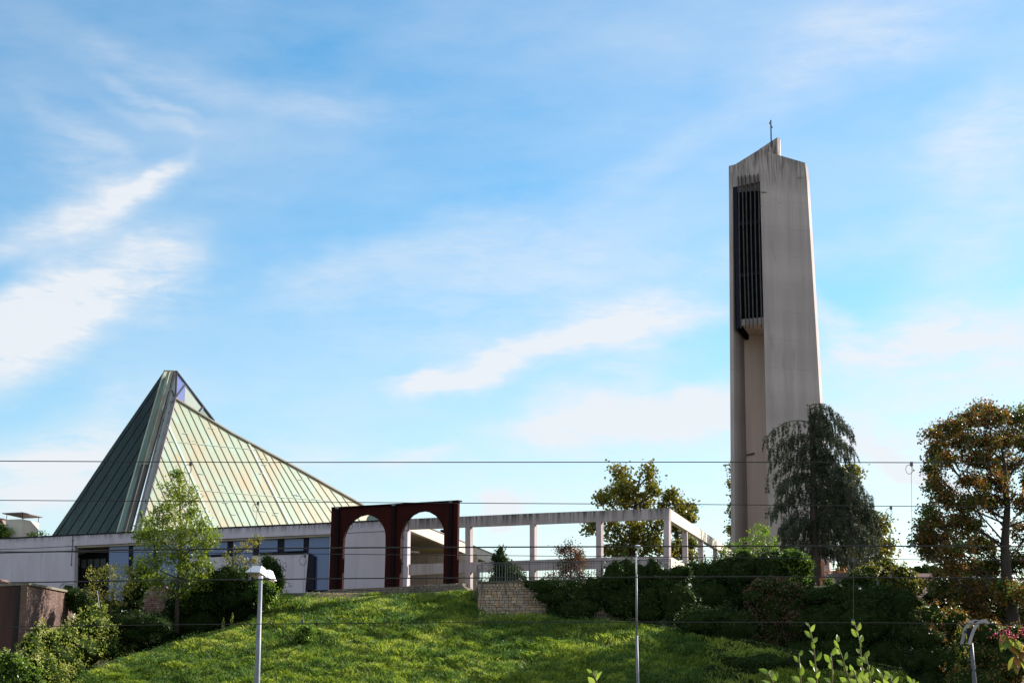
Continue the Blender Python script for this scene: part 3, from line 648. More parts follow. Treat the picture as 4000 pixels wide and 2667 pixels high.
def build_tower():
    t = thing('bell_tower', 'tall slender concrete bell tower with black louvres and a thin cross on top', 'bell tower', P(3030, 2300, 149))
    yb = 2420
    DK, DR, DL, DBk = 146.0, 148.0, 147.0, 150.4
    # right slab
    fr = [P(2966,584,DK), P(3145,636,DR), P(3152,706,DR), P(3194,1400,DR), P(3241,2230,DR), P(3252,yb,DR), P(3010,yb,DK), P(2987,1400,DK)]
    m = MB(); n = len(fr); m.prism([Vector(p) for p in fr], (.52,1.5,0)); 
    # soften: true sides
    m.build('right_wall', M['tower'], t)
    # left wall with inner face, recessed back wall
    a0, a1 = P(2861,649,DL), P(2873,yb,DL); b0, b1 = P(2893,640,DBk), P(2928,yb,DBk)
    m = MB(); m.prism([a0, a1, b1, b0], (-.34,0,0)); m.build('left_wall', M['tower'], t)
    m = MB(); m.prism([P(2880,641,DBk), P(2966,584,DBk-.2), P(3037,536,DBk), P(3040,630,DBk), P(3120,660,DBk), P(3180,yb,DBk), P(2915,yb,DBk)], (.42,.9,0)); m.build('back_wall', M['tower_bounce'], t)
    m = MB(); m.prism([P(2966,583,DBk-.6), P(3037,536,DBk-.6), P(3038,640,DBk-.6), P(2966,640,DBk-.6)], (.3,.5,0)); m.build('back_fin', M['tower'], t)
    m = MB(); m.prism([P(3112,662,148.6), P(3172,yb,148.6), P(3172,yb,DBk), P(3112,662,DBk)], (.3,0,0)); m.build('side_wall', M['tower'], t)
    # gable panel over the louvres
    m = MB(); m.prism([P(2861,649,DL), P(2966,584,DK), P(2969.5,709,DK), P(2864,731,DL)], (.02,.4,0)); m.build('gable_panel', M['tower'], t)
    m = MB(); m.poly([P(2861,650,DL), P(2966,586,DK), P(3145,638,DR), P(3100,640,DBk+2), P(2893,642,DBk)]); m.build('roof', M['oldstone'], t)
    # louvre opening
    def Lp(px, py, d=0):
        f = (px-2864)/(2975-2864); return P(px, py, DL+(DK-DL)*f+d)
    m = MB(); m.prism([Lp(2866,742,.45), Lp(2974,716,.45), Lp(2982,1246,.45), Lp(2884,1262,.45)], (0,.3,0)); m.build('louvre_backing', M['black'], t)
    m = MB()
    for k in range(52):
        y = 752+k*9.4; m.bar(Lp(2868+k*.25, y, .38), Lp(2970+k*.2, y-9, .38), .12, .03, (0,-.5,1))
    m.build('louvre', M['navy'], t)
    for (q, nm, mm, d) in (([(2868,722),(2969,708),(2970,744),(2868,752)],'lintel','oldstone',.2), ([(2877,869),(2974,857),(2974,870),(2877,883)],'louvre_band','navy',.1), ([(2884,1070),(2978,1058),(2978,1071),(2884,1083)],'louvre_band','navy',.1), ([(2895,1247),(2983,1239),(2983,1265),(2897,1271)],'lintel','tower',.2)):  # upper lintel gets a dark stone colour in place of its shadow
        m = MB(); m.prism([Lp(x,y,d) for x,y in q], (0,.2,0)); m.build(nm, M[mm], t)
    m = MB(); m.prism([Lp(2865,698,.05), Lp(2878,696,.05), Lp(2893,1268,.05), Lp(2879,1290,.05)], (0,.5,0)); m.build('louvre_jamb', M['navy'], t)
    m = MB(); m.prism([Lp(2879,1286,.1), Lp(2893,1268,.1), P(2921,1308,DBk-.5), P(2921,1326,DBk-.5), P(2910,1326,DBk-.5)], (.1,.05,0)); m.build('louvre_bracket', M['black'], t)
    m = MB(); m.prism([Lp(2897,1270,.3), Lp(2983,1266,.3), P(2988,1308,DBk-.1), P(2921,1311,DBk-.1)], (0,0,.2)); m.build('recess_soffit', M['tower_bounce'], t)
    tops = [(2883,689),(2897,687),(2911,685),(2928,683),(2945,682),(2960,680)]; bots = [(2894,1282),(2913.5,1282),(2927,1281),(2942,1280),(2958,1278),(2975,1277)]
    for (x0,y0),(x1,y1) in zip(tops, bots):
        m = MB(); ys = [y0, y0+20, 760, 865, 872, 1065, 1072, y1-25, y1]; pts = []
        for i, y in enumerate(ys):
            f = (y-y0)/(y1-y0); x = x0+(x1-x0)*f + 1.6*math.sin(f*9.4); pts.append(Lp(x, y, -.25-.0*f))
        for p, q in zip(pts, pts[1:]): m.bar(p, q, .085, .22, (0,-1,0))
        m.build('louvre_fin', M['fin'], t)
    m = MB(); m.prism([P(2900,1776,DBk-.04), P(2932,1770,DBk-.04), P(2948,1766,DBk-.04), P(2947,1776,DBk-.04), P(2925,1779,DBk-.04), P(2900,1783,DBk-.04)], (0,-.03,0)); m.build('spalled_patch', M['oldstone'], t)
    # cross
    m = MB(); b_ = P(3013,575,DBk-1.3); tp = P(3011,470,DBk-1.3); m.tube([b_, tp], .06, 8)
    m.bar(P(3006,480,DBk-1.9), P(3017,499,DBk-.7), .09, .09); m.build('cross', M['navy'], t)
    # spall marks on the slab
    def onS(px, py):
        f = (px-2970)/(3170-2970); return P(px, py, DK+(DR-DK)*f-.03)
    for (x,y,w,h) in ((2984,752,12,2.5),(3126,694,10,1.5),(2972,804,3,3),(3043,793,2,2),(3037,1196,3,2.5),(3037,1211,3,2.5),(2998,1366,6,6),(3002,1335,2,2),(3069,1163,2,2),(3157,1178,2,2)):
        m = MB(); m.prism([onS(x-w,y-h), onS(x+w*.7,y-h*.8), onS(x+w,y), onS(x+w*.6,y+h), onS(x-w*.9,y+h*.6)], (0,-.02,0)); m.build('spalled_patch', M['oldstone'], t)
build_tower()

# ------------------------------------------------------------------ steel arches on the low stone wall
def stone_wall(name, label, pl, topf, botf, x0, x1, thick, m, seed, course=.2, wl=(.25,.6), off=0, depth_face=.05, cat='wall'):
    """masonry wall on plane pl; topf/botf photo profiles"""
    rg = random.Random(seed); t = thing(name, label, cat, pl.at((x0+x1)/2, min(pl.hit(x, interp(x, botf)).z for x in (x0, x1))))
    tp = [pl.hit(x, y, off) for x, y in topf]; bp = [pl.hit(x, y, off) for x, y in botf]
    mb = MB(); mb.prism([p-pl.n*depth_face for p in tp+bp[::-1]], -pl.n*(thick-depth_face)); mb.build('core', M['mortar'], t)
    st, sb = [(pl.s_(p), p.z) for p in tp], [(pl.s_(p), p.z) for p in bp]
    sb.sort(); st.sort()
    s0, s1 = st[0][0], st[-1][0]; zmin, zmax = min(z for _, z in sb), max(z for _, z in st)
    mb = MB(); z = zmin
    while z < zmax:
        h = course*rg.uniform(.6, 1.25); s = s0-rg.uniform(0, .3)
        while s < s1:
            w = rg.uniform(*wl); a, b = max(s, s0), min(s+w, s1); c = (a+b)/2
            zt, zb = interp(c, st), interp(c, sb)
            vj = [rg.uniform(-.02,.02) for _ in range(4)]
            if b-a > .08 and z+h*.35 < zt and z+h*.6 > zb:
                hh = min(h-.025, zt-z+.03); e = rg.uniform(0, .03); d = depth_face+e
                q = [pl.pt(a+.014+vj[0]*.5, z+vj[1]), pl.pt((a+b)/2, z+vj[2]*.6), pl.pt(b-.008+vj[1]*.5, z+vj[0]), pl.pt(b-.012-abs(vj[2]), z+hh+vj[3]), pl.pt((a+b)/2, z+hh+vj[1]*.5), pl.pt(a+.012+abs(vj[3]), z+hh+vj[2]*.6)]
                mb.prism([v+pl.n*(off+e) for v in q], -pl.n*(thick*.9 if zt-z < h*1.4 else d+.05))
            s += w
        z += h
    mb.build('masonry', M[m], t); return t
AR = Plane(P(1789, 1953.6, 104.2), P(1789, 1953.6, 104.2)-P(1294.9, 1981.5, 108.6)); AR.d.z = 0
if AR.n.y > 0: AR.n = -AR.n
def build_arches():
    s = .38259
    def q(pts): return scale_pix(1200, 1900, s, pts)
    t = thing('steel_arches', 'dark rust red steel double arch standing on the low rubble wall before the church', 'sculpture', AR.at(1530, AR.hit(1530, 2292).z))
    a1 = [(355,1055),(362,750),(366,600),(372,520),(388,465),(420,400),(470,342),(530,303),(595,287),(660,296),(720,329),(765,385),(790,440),(799,500),(797,700),(787,1040)]
    a2 = [(942,1030),(948,750),(953,530),(962,470),(978,425),(1015,348),(1070,292),(1130,261),(1190,251),(1250,262),(1310,296),(1355,347),(1385,410),(1397,475),(1393,700),(1388,1010)]
    outer = [(220,1060)]+a1+a2+[(1527,1005),(1541,140),(248,213)]
    mb = MB(); fpoly(mb, AR, q(outer), .22, 0); mb.build('arch_plate', M['corten'], t)
    mb = MB(); fpoly(mb, AR, q([(246,209),(1543,136),(1543,150),(246,222)]), .5, .14); mb.build('top_flange', M['corten_dark'], t)
    for (xt0, xt1, xb0, xb1, yt, yb) in ((287,322,265,302,216,1050),(862,897,843,880,184,1022),(1446,1480,1428,1463,150,996)):
        mb = MB(); fpoly(mb, AR, q([(xt0,yt),(xt1,yt-2),(xb1,yb),(xb0,yb+2)]), .13, .14)
        mb.build('pilaster', M['corten_dark'], t)
        for k in range(6):
            f = (k+.7)/6; x = xt1+(xb1-xt1)*f+4; y = yt+(yb-yt)*f
            b = MB(); b.tube([AR.hit(*q([(x,y)])[0], 0), AR.hit(*q([(x,y)])[0], .04)], .025, 6); b.build('bolt', M['galv'], t)
        c = MB(); fpoly(c, AR, q([(xt0,yt-3),(xt1,yt-5),(xt1,yt+8),(xt0,yt+10)]), .1, .17); c.build('cap_plate', M['galv'], t)
    top = [(1246,2327),(1256,2313),(1275,2306),(1287,2301.5),(1540,2291),(1787,2279),(1800,2281),(1812,2293),(1824,2302)]
    bot = [(1246,2345),(1536,2332),(1727,2322),(1824,2318)]
    W = Plane(AR.p+AR.n*.25, AR.d); W.n = AR.n
    stone_wall('low_rubble_wall', 'low rough grey rubble wall running under the steel arches', W, top, bot, 1246, 1824, .75, 'stone_grey', 5, .17, (.22,.55))
build_arches()

# ------------------------------------------------------------------ stone retaining wall + railing
RW = Plane(P(1866, 2300, 99.1), (1, -.03, 0)); RW.n = Vector((-.03,-1,0)).normalized()
def build_retaining():
    top = [(1866,2276),(2030,2268),(2160,2262),(2500,2258)]; bot = [(1866,2412),(2110,2414),(2500,2440)]
    t = stone_wall('sandstone_retaining_wall', 'tan squared sandstone retaining wall holding the railed terrace above the grass', RW, top, bot, 1866, 2500, .6, 'stone', 9, .175, (.13,.42))
    a = RW.hit(1866,2276); mb = MB(); c = RW.hit(1866, 2412)
    mb.prism([a-RW.n*.6, c-RW.n*.6, c-RW.n*6.5, a-RW.n*6.5], (.5,0,0)); mb.build('side_wall', M['stone'], t)
    cp = MB(); cp.prism([RW.hit(1864,2277,.06), RW.hit(2500,2259,.06), RW.hit(2500,2259,-.7), RW.hit(1864,2277,-.7)], (0,0,.10)); cp.build('coping', M['coping'], t)
    r = thing('terrace_railing', 'grey metal bar railing along the top of the sandstone retaining wall', 'railing', RW.hit(1900, 2270))
    RR = Plane(RW.p+RW.n*.12, RW.d); RR.n = RW.n
    tl = [(1863,2200),(2160,2193),(2350,2190),(2620,2184)]; 
    def ty(x): return interp(x, tl)
    def by(x): return interp(x, [(1863,2271),(2020,2269),(2620,2256)])
    m = MB(); m.tube([RR.hit(x, ty(x)) for x in (1880,2160,2350,2620)], .028, 6)
    m.tube([RR.hit(x, ty(x)+6.5) for x in (1862,2160,2350,2620)], .014, 5); m.build('handrail', M['steel_rail'], r)
    m = MB(); m.tube([RR.hit(x, by(x)) for x in (1862,2160,2350,2620)], .02, 5); m.build('bottom_rail', M['steel_rail'], r)
    for x, yb in ((1883,2326),(1975,2323),(2068,2268),(2162,2266),(2255,2264),(2350,2262),(2440,2260),(2530,2258),(2618,2256)):
        m = MB(); m.bar(RR.hit(x, ty(x)), RR.hit(x-1, yb), .06, .05, (0,-1,0)); m.build('post', M['steel_rail'], r)
    x = 1866.0; k = 0
    while x < 2615 and k < 80:
        m = MB(); m.tube([RR.hit(x, ty(x)+6), RR.hit(x-.5, by(x))], .011, 4, cap=False); m.build('baluster', M['steel_rail'], r); x += 10.6; k += 1
    a, b = RR.hit(1864, 2206), RR.hit(1864, 2270); d = Vector((-.0,1,0)); 
    m = MB(); m.tube([RR.hit(1882,2200), RR.hit(1882,2200)+Vector((.2,3.6,0))], .03, 6); m.tube([a, a+d*6.5+Vector((.1,0,0))], .02, 5); m.tube([b, b+d*6.5+Vector((.1,0,0))], .02, 5); m.build('side_rail', M['steel_rail'], r)
    for k in range(26):
        f = k/25*6.4; w = .03 if k in (0,8,16,25) else .011
        m = MB(); m.tube([a+d*f, b+d*f], w, 4, cap=False); m.build('post' if w > .02 else 'baluster', M['steel_rail'], r)
build_retaining()

# ------------------------------------------------------------------ left: brown wall, rubble wall, roof box, hand rail
def build_left():
    c = P(108, 2284, 90); zt = c.z; t = thing('brown_rendered_wall', 'tall brown rendered garden wall with pale coping, its corner catching the sun, at the far left', 'wall', Vector((c.x, c.y, 1)))
    k = P(290, 2317, 99.7); k.z = zt; l = P(-260, 2300, 94.5); l.z = zt
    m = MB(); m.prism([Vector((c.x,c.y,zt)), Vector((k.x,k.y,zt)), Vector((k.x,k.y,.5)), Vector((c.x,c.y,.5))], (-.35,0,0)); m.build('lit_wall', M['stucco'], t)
    m = MB(); m.prism([Vector((c.x-.003,c.y+.003,zt)), Vector((l.x,l.y,zt)), Vector((l.x,l.y,.5)), Vector((c.x-.003,c.y+.003,.5))], (0,.35,0)); m.build('shaded_wall', M['stucco_shade_stain'], t)
    m = MB(); m.prism([c+Vector((.1,-.12,.004)), l+Vector((0,-.12,.004)), l+Vector((0,.45,.004)), c+Vector((-.45,.45,.004)), k+Vector((-.45,0,.004)), k+Vector((.1,0,.004))], (0,0,.13)); m.build('coping', M['coping'], t)
    pl = Plane(P(600, 2300, 101.5), U)
    stone_wall('pink_rubble_wall', 'broken pinkish rubble wall half hidden behind the young tree', pl, [(552,2300),(575,2286),(610,2284),(640,2292),(665,2300)], [(552,2440),(665,2440)], 552, 665, .6, 'stone_pink', 3, .15, (.15,.35))
    pl2 = Plane(P(0, 2270, 100), U)
    stone_wall('rubble_heap_wall', 'short pink rubble wall top showing above the brown wall at the left edge', pl2, [(-80,2262),(0,2264),(20,2272),(40,2284)], [(-80,2340),(40,2340)], -80, 40, .6, 'stone_pink', 4, .12, (.15,.3))
    r = thing('hand_rail', 'short pale metal handrail frame beside the brown wall and the ivy', 'handrail', P(262, 2312, 101))
    D = 101
    m = MB()
    for p, q in (((246,2277),(292,2282)),((250,2278),(249,2318)),((287,2282),(285,2322)),((246,2277),(228,2300))): m.bar(P(*p, D), P(*q, D), .05, .05)
    m.build('frame', M['galv'], r)
    m = MB(); m.prism([P(254,2283,D), P(284,2286,D), P(283,2305,D), P(272,2310,D), P(248,2303,D)], (0,.03,0)); m.build('panel', M['lf_dark'], r)
    s = MB(); s.tube([P(379,2305,90), P(388,2372,90)], .03, 6); tag(s.build('garden_stake', M['galv'], None), 'pale leaning stake standing in the clematis hedge', 'stake')
    # roof box with its flat metal hood, standing behind the parapet
    b = thing('roof_house', 'cream box with a thin floating metal hood on the flat roof at far left', 'chimney', P(87, 2110, 138))
    a = P(87, 2026, 136); l = P(23, 2028, 136.6); rr = P(152, 2040, 139.4); z0 = 12.2
    for p in (l, rr): p.z = a.z
    back = l+(rr-a)
    m = MB(); m.prism([a, l, back, rr], (0,0,-(a.z-z0))); m.build('box', M['wall_cream'], b)
    h = .45; ce = (l+rr)/2
    m = MB(); m.prism([ce+(p-ce)*1.25+Vector((0,0,h)) for p in (a,l,back,rr)], (0,0,.06)); m.build('hood', M['mauve'], b)
    for p in (a, l, rr, back):
        q = ce+(p-ce)*.96; mm = MB(); mm.tube([q+Vector((0,0,-.02)), q+Vector((0,0,h+.02))], .025, 5); mm.build('hood_post', M['frame'], b)
build_left()

# ------------------------------------------------------------------ lamps
def build_lamps():
    D = 45; 
    g = gz(P(990,2667,D).x, D)
    top = P(1018, 2262, D); bx = P(998, 2667, D); base = Vector((top.x-.02, D, g))
    t = thing('street_lamp', 'grey tapering street lamp post with two white tilted lantern heads in front of the hedge', 'street lamp', base)
    m = MB(); m.tube([base, base+(top-base)*.25, top], [.085,.08,.052], 14); m.build('pole', M['galv'], t, True)
    m = MB(); m.tube([top-Vector((0,0,.02)), top+Vector((0,0,.09))], .062, 12); m.build('collar', M['lampwhite'], t, True)
    def head(pl_, D_, name='lamp_head'):
        # pl_: top ridge left/right, lower front left/right, far lower right ; a sloped hood
        a, b, c, d, e = [P(x, y, D_ + dd) for x, y, dd in pl_]
        f = a+(e-d)*.6; gg = c+(e-d)
        h = MB(); lo = [c, d, e, gg]; up_ = [a, b, b+(e-d)*.45, a+(e-d)*.45]
        h.poly(up_); 
        for i in range(4): h.poly([lo[i], lo[(i+1)%4], up_[(i+1)%4], up_[i]])
        o = h.build(name, M['lampwhite'], t)
        dn = Vector((0,0,-.06)); cc = (lo[0]+lo[1]+lo[2]+lo[3])/4
        q = MB(); q.prism([cc+(p-cc)*.9 for p in lo], (0,0,.02)); 
        lp = [cc+(p-cc)*.86 for p in lo]; bt = [cc+(p-cc)*.55+dn for p in lo]; q.poly(bt)
        for i in range(4): q.poly([lp[i], lp[(i+1)%4], bt[(i+1)%4], bt[i]])
        q.build('lens', M['lens'], o)
    head([(988,2209,.1),(1022,2209,.1),(958,2233,0),(1015,2234,-.1),(1046,2254,.45)], D)
    head([(1035,2224,.55),(1052,2224,.6),(1028,2253,.3),(1050,2255,.3),(1081,2269,.9)], D)
    D = 70; top = P(2483, 2180, D); base = Vector((top.x+.02, D, gz(top.x, D)))
    t = thing('street_lamp', 'slim street lamp with curved neck and small white head before the dark ivy', 'street lamp', base)
    s1 = P(2487, 2480, D); s2 = P(2486, 2242, D)
    m = MB(); m.tube([base, s1], [.062,.058], 12); m.tube([s1, s2], [.046,.042], 12); m.build('pole', M['galv'], t, True)
    m = MB(); m.tube([s2, P(2485,2215,D), P(2485,2180,D), P(2488,2160,D), P(2493,2146,D-.05), P(2497,2141,D-.1)], [.036,.034,.032,.032,.034,.036], 10); m.build('neck', M['lampwhite'], t, True)
    V, F = ICO; c = np.array(P(2494,2136,D-.1)); R3 = np.array([[1,0,.25],[0,1,0],[-.25,0,1]]); W = (V*np.array([.165,.26,.085]))@R3.T+c; W[:,2] = np.maximum(W[:,2], c[2]-.06+(W[:,0]-c[0])*-.2)
    np_mesh('lamp_head', W, F, M['lampwhite'], t, True)
    # post with paired curved guard arms
    D = 38; s = .3615
    q = lambda x, y, d=0: P(3500+x*s, 2100+y*s, D+d)
    base = q(850,1568); base = Vector((base.x, D, gz(base.x, D)))
    t = thing('curved_arm_post', 'dark grey post topped by two pale curved arms at lower right beside the autumn tree', 'post', base)
    m = MB(); m.tube([base, q(850,1568), q(835,1400), q(812,1130)], [.055,.05,.048,.04], 10); m.build('pole', M['steel_rail'], t, True)
    m = MB(); m.bar(q(788,975), q(803,1135), .10, .10, (0,-1,0)); m.build('head_box', M['frame'], t)
    for pts, dd in (([(710,1155),(722,1090),(742,1010),(765,955),(800,915),(845,897),(885,903),(905,912)], .12), ([(795,1150),(808,1085),(835,1005),(868,945),(905,905),(945,893),(978,905),(995,930)], -.1)):
        m = MB(); pp = [q(x,y,dd) for x,y in pts]
        for a, b in zip(pp, pp[1:]): m.bar(a, b, .07, .03, (0,-1,.2))
        m.build('arm', M['arm_paint'], t)
    m = MB(); m.bar(q(740,1012,.1), q(835,1012,-.1), .03, .03); m.bar(q(712,1155,.1), q(805,1152,-.1), .035, .03); m.bar(q(850,905,.1), q(935,898,-.1), .03, .03); m.build('tie_rod', M['frame'], t)
    m = MB(); m.tube([q(815,1405), q(860,1440)], .02, 6); m.tube([q(755,1160), q(775,1290), q(812,1420)], .008, 5); m.tube([q(805,1425), q(868,1425)], .035, 8); m.build('clamp', M['frame'], t)
build_lamps()

# ------------------------------------------------------------------ overhead line
def build_wires():
    W = [('upper thin', [(-600,1796),(0,1800),(1000,1805),(2700,1804),(3600,1806),(4600,1812)], 34, .010),
         ('second thin', [(-600,1950),(0,1953),(1000,1959),(1800,1964),(2700,1969),(3600,1977),(4600,1986)], 40, .010),
         ('thick middle', [(-600,2172),(0,2158),(500,2147),(1400,2138),(2900,2132),(3600,2132),(4600,2136)], 34, .0155),
         ('thin grey', [(-600,2148),(0,2153),(500,2156),(1400,2164),(2900,2177),(3600,2185),(4600,2194)], 36, .008),
         ('lower black', [(-600,2284),(0,2275),(500,2267),(1400,2258),(2900,2251),(3600,2255),(4600,2262)], 40, .015),
         ('lowest dark', [(-600,2456),(0,2448),(700,2438),(1900,2429),(2500,2428),(3500,2431),(4600,2446)], 36, .0095)]
    lab = ['highest overhead wire, crossing the copper roof above the young tree', 'second overhead wire from the top, crossing just above the steel arches',
           'thick black overhead wire passing under the colonnade beam and over the windows', 'thin grey overhead wire just below the thick black one',
           'overhead wire crossing in front of the double lantern and railing', 'lowest overhead wire, crossing the sunlit grass slope']
    for (nm, pts, D, r), lb in zip(W, lab):
        m = MB(); pp = []
        for (a, b) in zip(pts, pts[1:]):
            for k in range(4): f = k/4; pp.append((a[0]+(b[0]-a[0])*f, a[1]+(b[1]-a[1])*f))
        pp.append(pts[-1]); m.tube([P(x, y, D) for x, y in pp], r, 6)
        tag(m.build('overhead_wire', M['wire'], None, True), lb, 'wire', 'overhead wires across the view')
    dr = [((745,1805,34),(722,2144,34),'wire dropper hanging in front of the copper roof beside the young tree'), ((1008,1960,40),(975,2263,40),'wire dropper reaching the double lantern head'),
          ((3560,1806,34),(3562,2132,34),'long wire dropper against open sky left of the autumn tree'), ((3480,1977,40),(3478,2254,40),'wire dropper in front of the maple right of the cedar'),
          ((1193,2163,36),(1180,2431,36),'wire dropper ending over the grass near the round bush'), ((3333,2180,36),(3333,2430,36),'wire dropper with a loop before the dark ivy right of the brown shrub')]
    for (a, b, lb) in dr:
        A, B = P(*a), P(*b); t = thing('wire_dropper', lb, 'dropper', B, 'droppers between the overhead wires')
        m = MB(); m.tube([A, B], .004, 5); m.build('cable', M['wire'], t)
        for Q, sg in ((A,-1),(B,1)):
            m = MB(); m.box(Q+Vector((0,0,sg*.03)), (.028,0,0), (0,.02,0), (0,0,.045)); m.build('clamp', M['steel_rail'], t)
        m = MB(); c = A+Vector((-.05,0,-.14)); rr = .075; m.tube([c+Vector((rr*math.cos(k*.63), 0, rr*1.3*math.sin(k*.63))) for k in range(11)], .006, 5, cap=False); m.build('cable_loop', M['wire'], t)
build_wires()

# ------------------------------------------------------------------ vegetation
def build_trees():
    tree('young_tree', 'airy young light green tree standing in front of the copper roof', 'tree', [(690,2470,96,.13),(692,2330,96,.11),(705,2150,96,.075),(703,1990,96,.05),(698,1850,96,.02)],
         [(698,1858,28,40),(690,1920,62,55),(735,1945,50,50),(655,1985,60,50),(640,2030,70,50),(745,2010,75,60),(790,2065,60,55),(700,2080,90,70),(580,2050,50,35),(560,2095,40,30),(615,2100,70,50),(820,2105,40,40),(755,2130,85,60),(665,2160,100,60),(590,2200,70,45),(770,2195,80,55),(700,2250,110,55),(620,2270,80,45),(760,2270,70,50),(690,2310,60,35)],
         96, .17, 'lf_light', 11, clumps=20, per=36, cr=.18, jit=1.2, limb_r=.04, aspect=.5, droop=.25)
    tree('maple_tree', 'yellow-green maple seen through the left bays of the colonnade, its top in two lobes', 'tree', [(2480,2330,128,.3),(2470,2150,128,.25),(2480,2000,128,.18),(2500,1860,128,.06)],
         [(2425,1835,42,32),(2440,1870,50,40),(2410,1900,40,35),(2535,1850,28,32),(2545,1900,30,35),(2470,1930,60,40),(2380,1935,45,30),(2360,1950,28,22),(2440,1970,70,35),(2520,1965,50,30),(2560,1915,28,22),(2320,2065,42,32),(2400,2060,40,40),(2480,2060,70,50),(2560,2060,45,45),(2410,2130,50,45),(2500,2120,80,50),(2440,2170,70,30),(2550,2140,50,50),(2380,2155,30,25)],
         128, .25, 'lf_maple', 12, clumps=14, per=40, cr=.25, jit=2.0, limb_r=.09, aspect=.75, group='maples behind the colonnade')
    tree('maple_tree', 'shorter yellow-green maple behind the corner of the colonnade', 'tree', [(2640,2330,131,.24),(2645,2120,131,.18),(2640,1970,131,.05)],
         [(2620,1935,32,26),(2600,1965,40,30),(2660,1970,38,32),(2690,1990,25,25),(2640,2010,60,35),(2700,2030,26,28),(2650,2070,45,40),(2700,2110,26,35),(2660,2150,40,40),(2700,2175,28,30),(2620,2140,30,40)],
         131, .25, 'lf_maple', 13, clumps=14, per=40, cr=.24, jit=1.5, limb_r=.07, aspect=.75, group='maples behind the colonnade')
    tree('maple_tree', 'large maple behind the cedar and the foot of the bell tower', 'tree', [(3330,2330,166,.4),(3335,2150,166,.3),(3340,1980,166,.1)],
         [(3380,2010,45,40),(3430,2045,45,40),(3330,2060,60,70),(3450,2110,40,50),(3390,2120,70,60),(3300,1980,60,60),(3440,2170,38,40),(3350,2180,70,50),(3290,2120,60,70),(3400,2230,60,40),(3310,2235,60,40),(3270,1900,50,60),(3330,1860,35,50)],
         166, .32, 'lf_maple', 14, clumps=12, per=52, cr=.32, jit=3.0, limb_r=.12, aspect=.75)
    tree('dark_tree', 'dark tree peeping out along the left side of the bell tower', 'tree', [(2880,2330,168,.3),(2880,2100,168,.2),(2880,1900,168,.08)],
         [(2868,1830,14,30),(2866,1900,14,40),(2872,1990,20,40),(2868,2070,24,40),(2862,2130,28,40),(2875,2200,35,50),(2900,2000,30,60),(2910,2120,40,70)],
         168, .3, 'lf_maple', 15, clumps=12, per=45, cr=.28, jit=1.5, limb_r=.08, aspect=.75)
    tree('autumn_tree', 'tall rust and green autumn tree filling the right edge', 'tree', [(3975,2560,90,.42),(3955,2400,90,.36),(3932,2260,90,.30),(3925,2120,90,.24),(3935,1980,90,.17),(3925,1820,90,.10),(3900,1680,90,.03)],
         [(3830,1600,50,28),(3790,1640,55,40),(3870,1630,70,45),(3960,1625,60,45),(4040,1640,60,50),(3720,1665,60,38),(3660,1700,50,35),(3750,1720,70,45),(3840,1720,80,50),(3940,1720,80,55),(4040,1740,90,60),(3650,1760,45,40),(3700,1790,50,35),(3830,1800,75,45),(3930,1820,80,50),(4060,1850,90,70),(3650,1840,38,45),(3790,1880,55,35),(3870,1890,70,45),(3660,1900,38,35),(3700,1945,55,40),(3780,1960,70,45),(3870,1970,70,45),(4020,1960,90,60),(3640,2010,50,35),(3620,2060,40,38),(3700,2040,70,45),(3790,2050,70,45),(3660,2110,60,40),(3600,2110,45,28),(3740,2130,75,45),(3840,2130,60,50),(4010,2080,90,60),(3640,2165,50,28),(3720,2200,90,45),(3830,2220,90,55),(3960,2200,80,60),(4060,2200,80,80),(3700,2275,90,45),(3800,2300,100,50),(3920,2310,90,50),(4040,2320,90,60),(3760,2365,90,40),(3860,2385,80,45),(3990,2400,80,45)],
         90, .155, 'lf_autumn', 16, clumps=32, per=56, cr=.18, jit=2.6, limb_r=.055, aspect=.7, join=.8, bend=.5)
    # off to the left, the tree the big window mirrors
    tree('yellowing_tree', 'yellowing tree outside the left edge, mirrored in the tall church window', 'tree', [(-700,2560,93,.2),(-700,2250,93,.12),(-700,2050,93,.04)],
         [(-700,2080,70,60),(-740,2160,90,70),(-650,2180,90,70),(-700,2260,120,70)], 93, .2, 'lf_yellow', 17, clumps=12, per=30, cr=.2, jit=1.2)
def build_shade_trees():
    for k, (x, y, h, rad) in enumerate(((39.5,105.5,22.5,6.2),(46,114.5,30,5.3))):
        rng = np.random.default_rng(200+k); g = gz(x, y)
        t = thing('tall_tree', ('tall tree outside the right edge, its shade falling over the dark ivy bank', 'tallest tree farther outside the right edge behind the autumn tree')[k], 'tree', Vector((x, y, g)))
        m = MB(); m.tube([(x,y,g),(x+.2,y,g+h*.5),(x,y,g+h-1)], [.45,.3,.05], 10); m.build('trunk', M['bark'], t, True)
        Cs = []; lb = MB()
        for i in range(330):
            d = rng.normal(size=3); d /= np.linalg.norm(d); q = np.array([x, y, g+h*.58])+d*np.array([rad, rad, h*.42])*rng.random()**.4
            if i % 9 == 0: lb.tube([(x, y, max(g+2, q[2]-4)), tuple(q)], [.12, .03], 5, cap=False)
            Cs.append(q+rng.normal(size=(60,3))*.5)
        lb.build('limb', M['bark'], t, True, fix=False)
        V, F = leaf_geo(np.concatenate(Cs), rng, .34, .75); np_mesh('crown', V, F, M['lf_autumn'], t)
build_trees()
build_shade_trees()
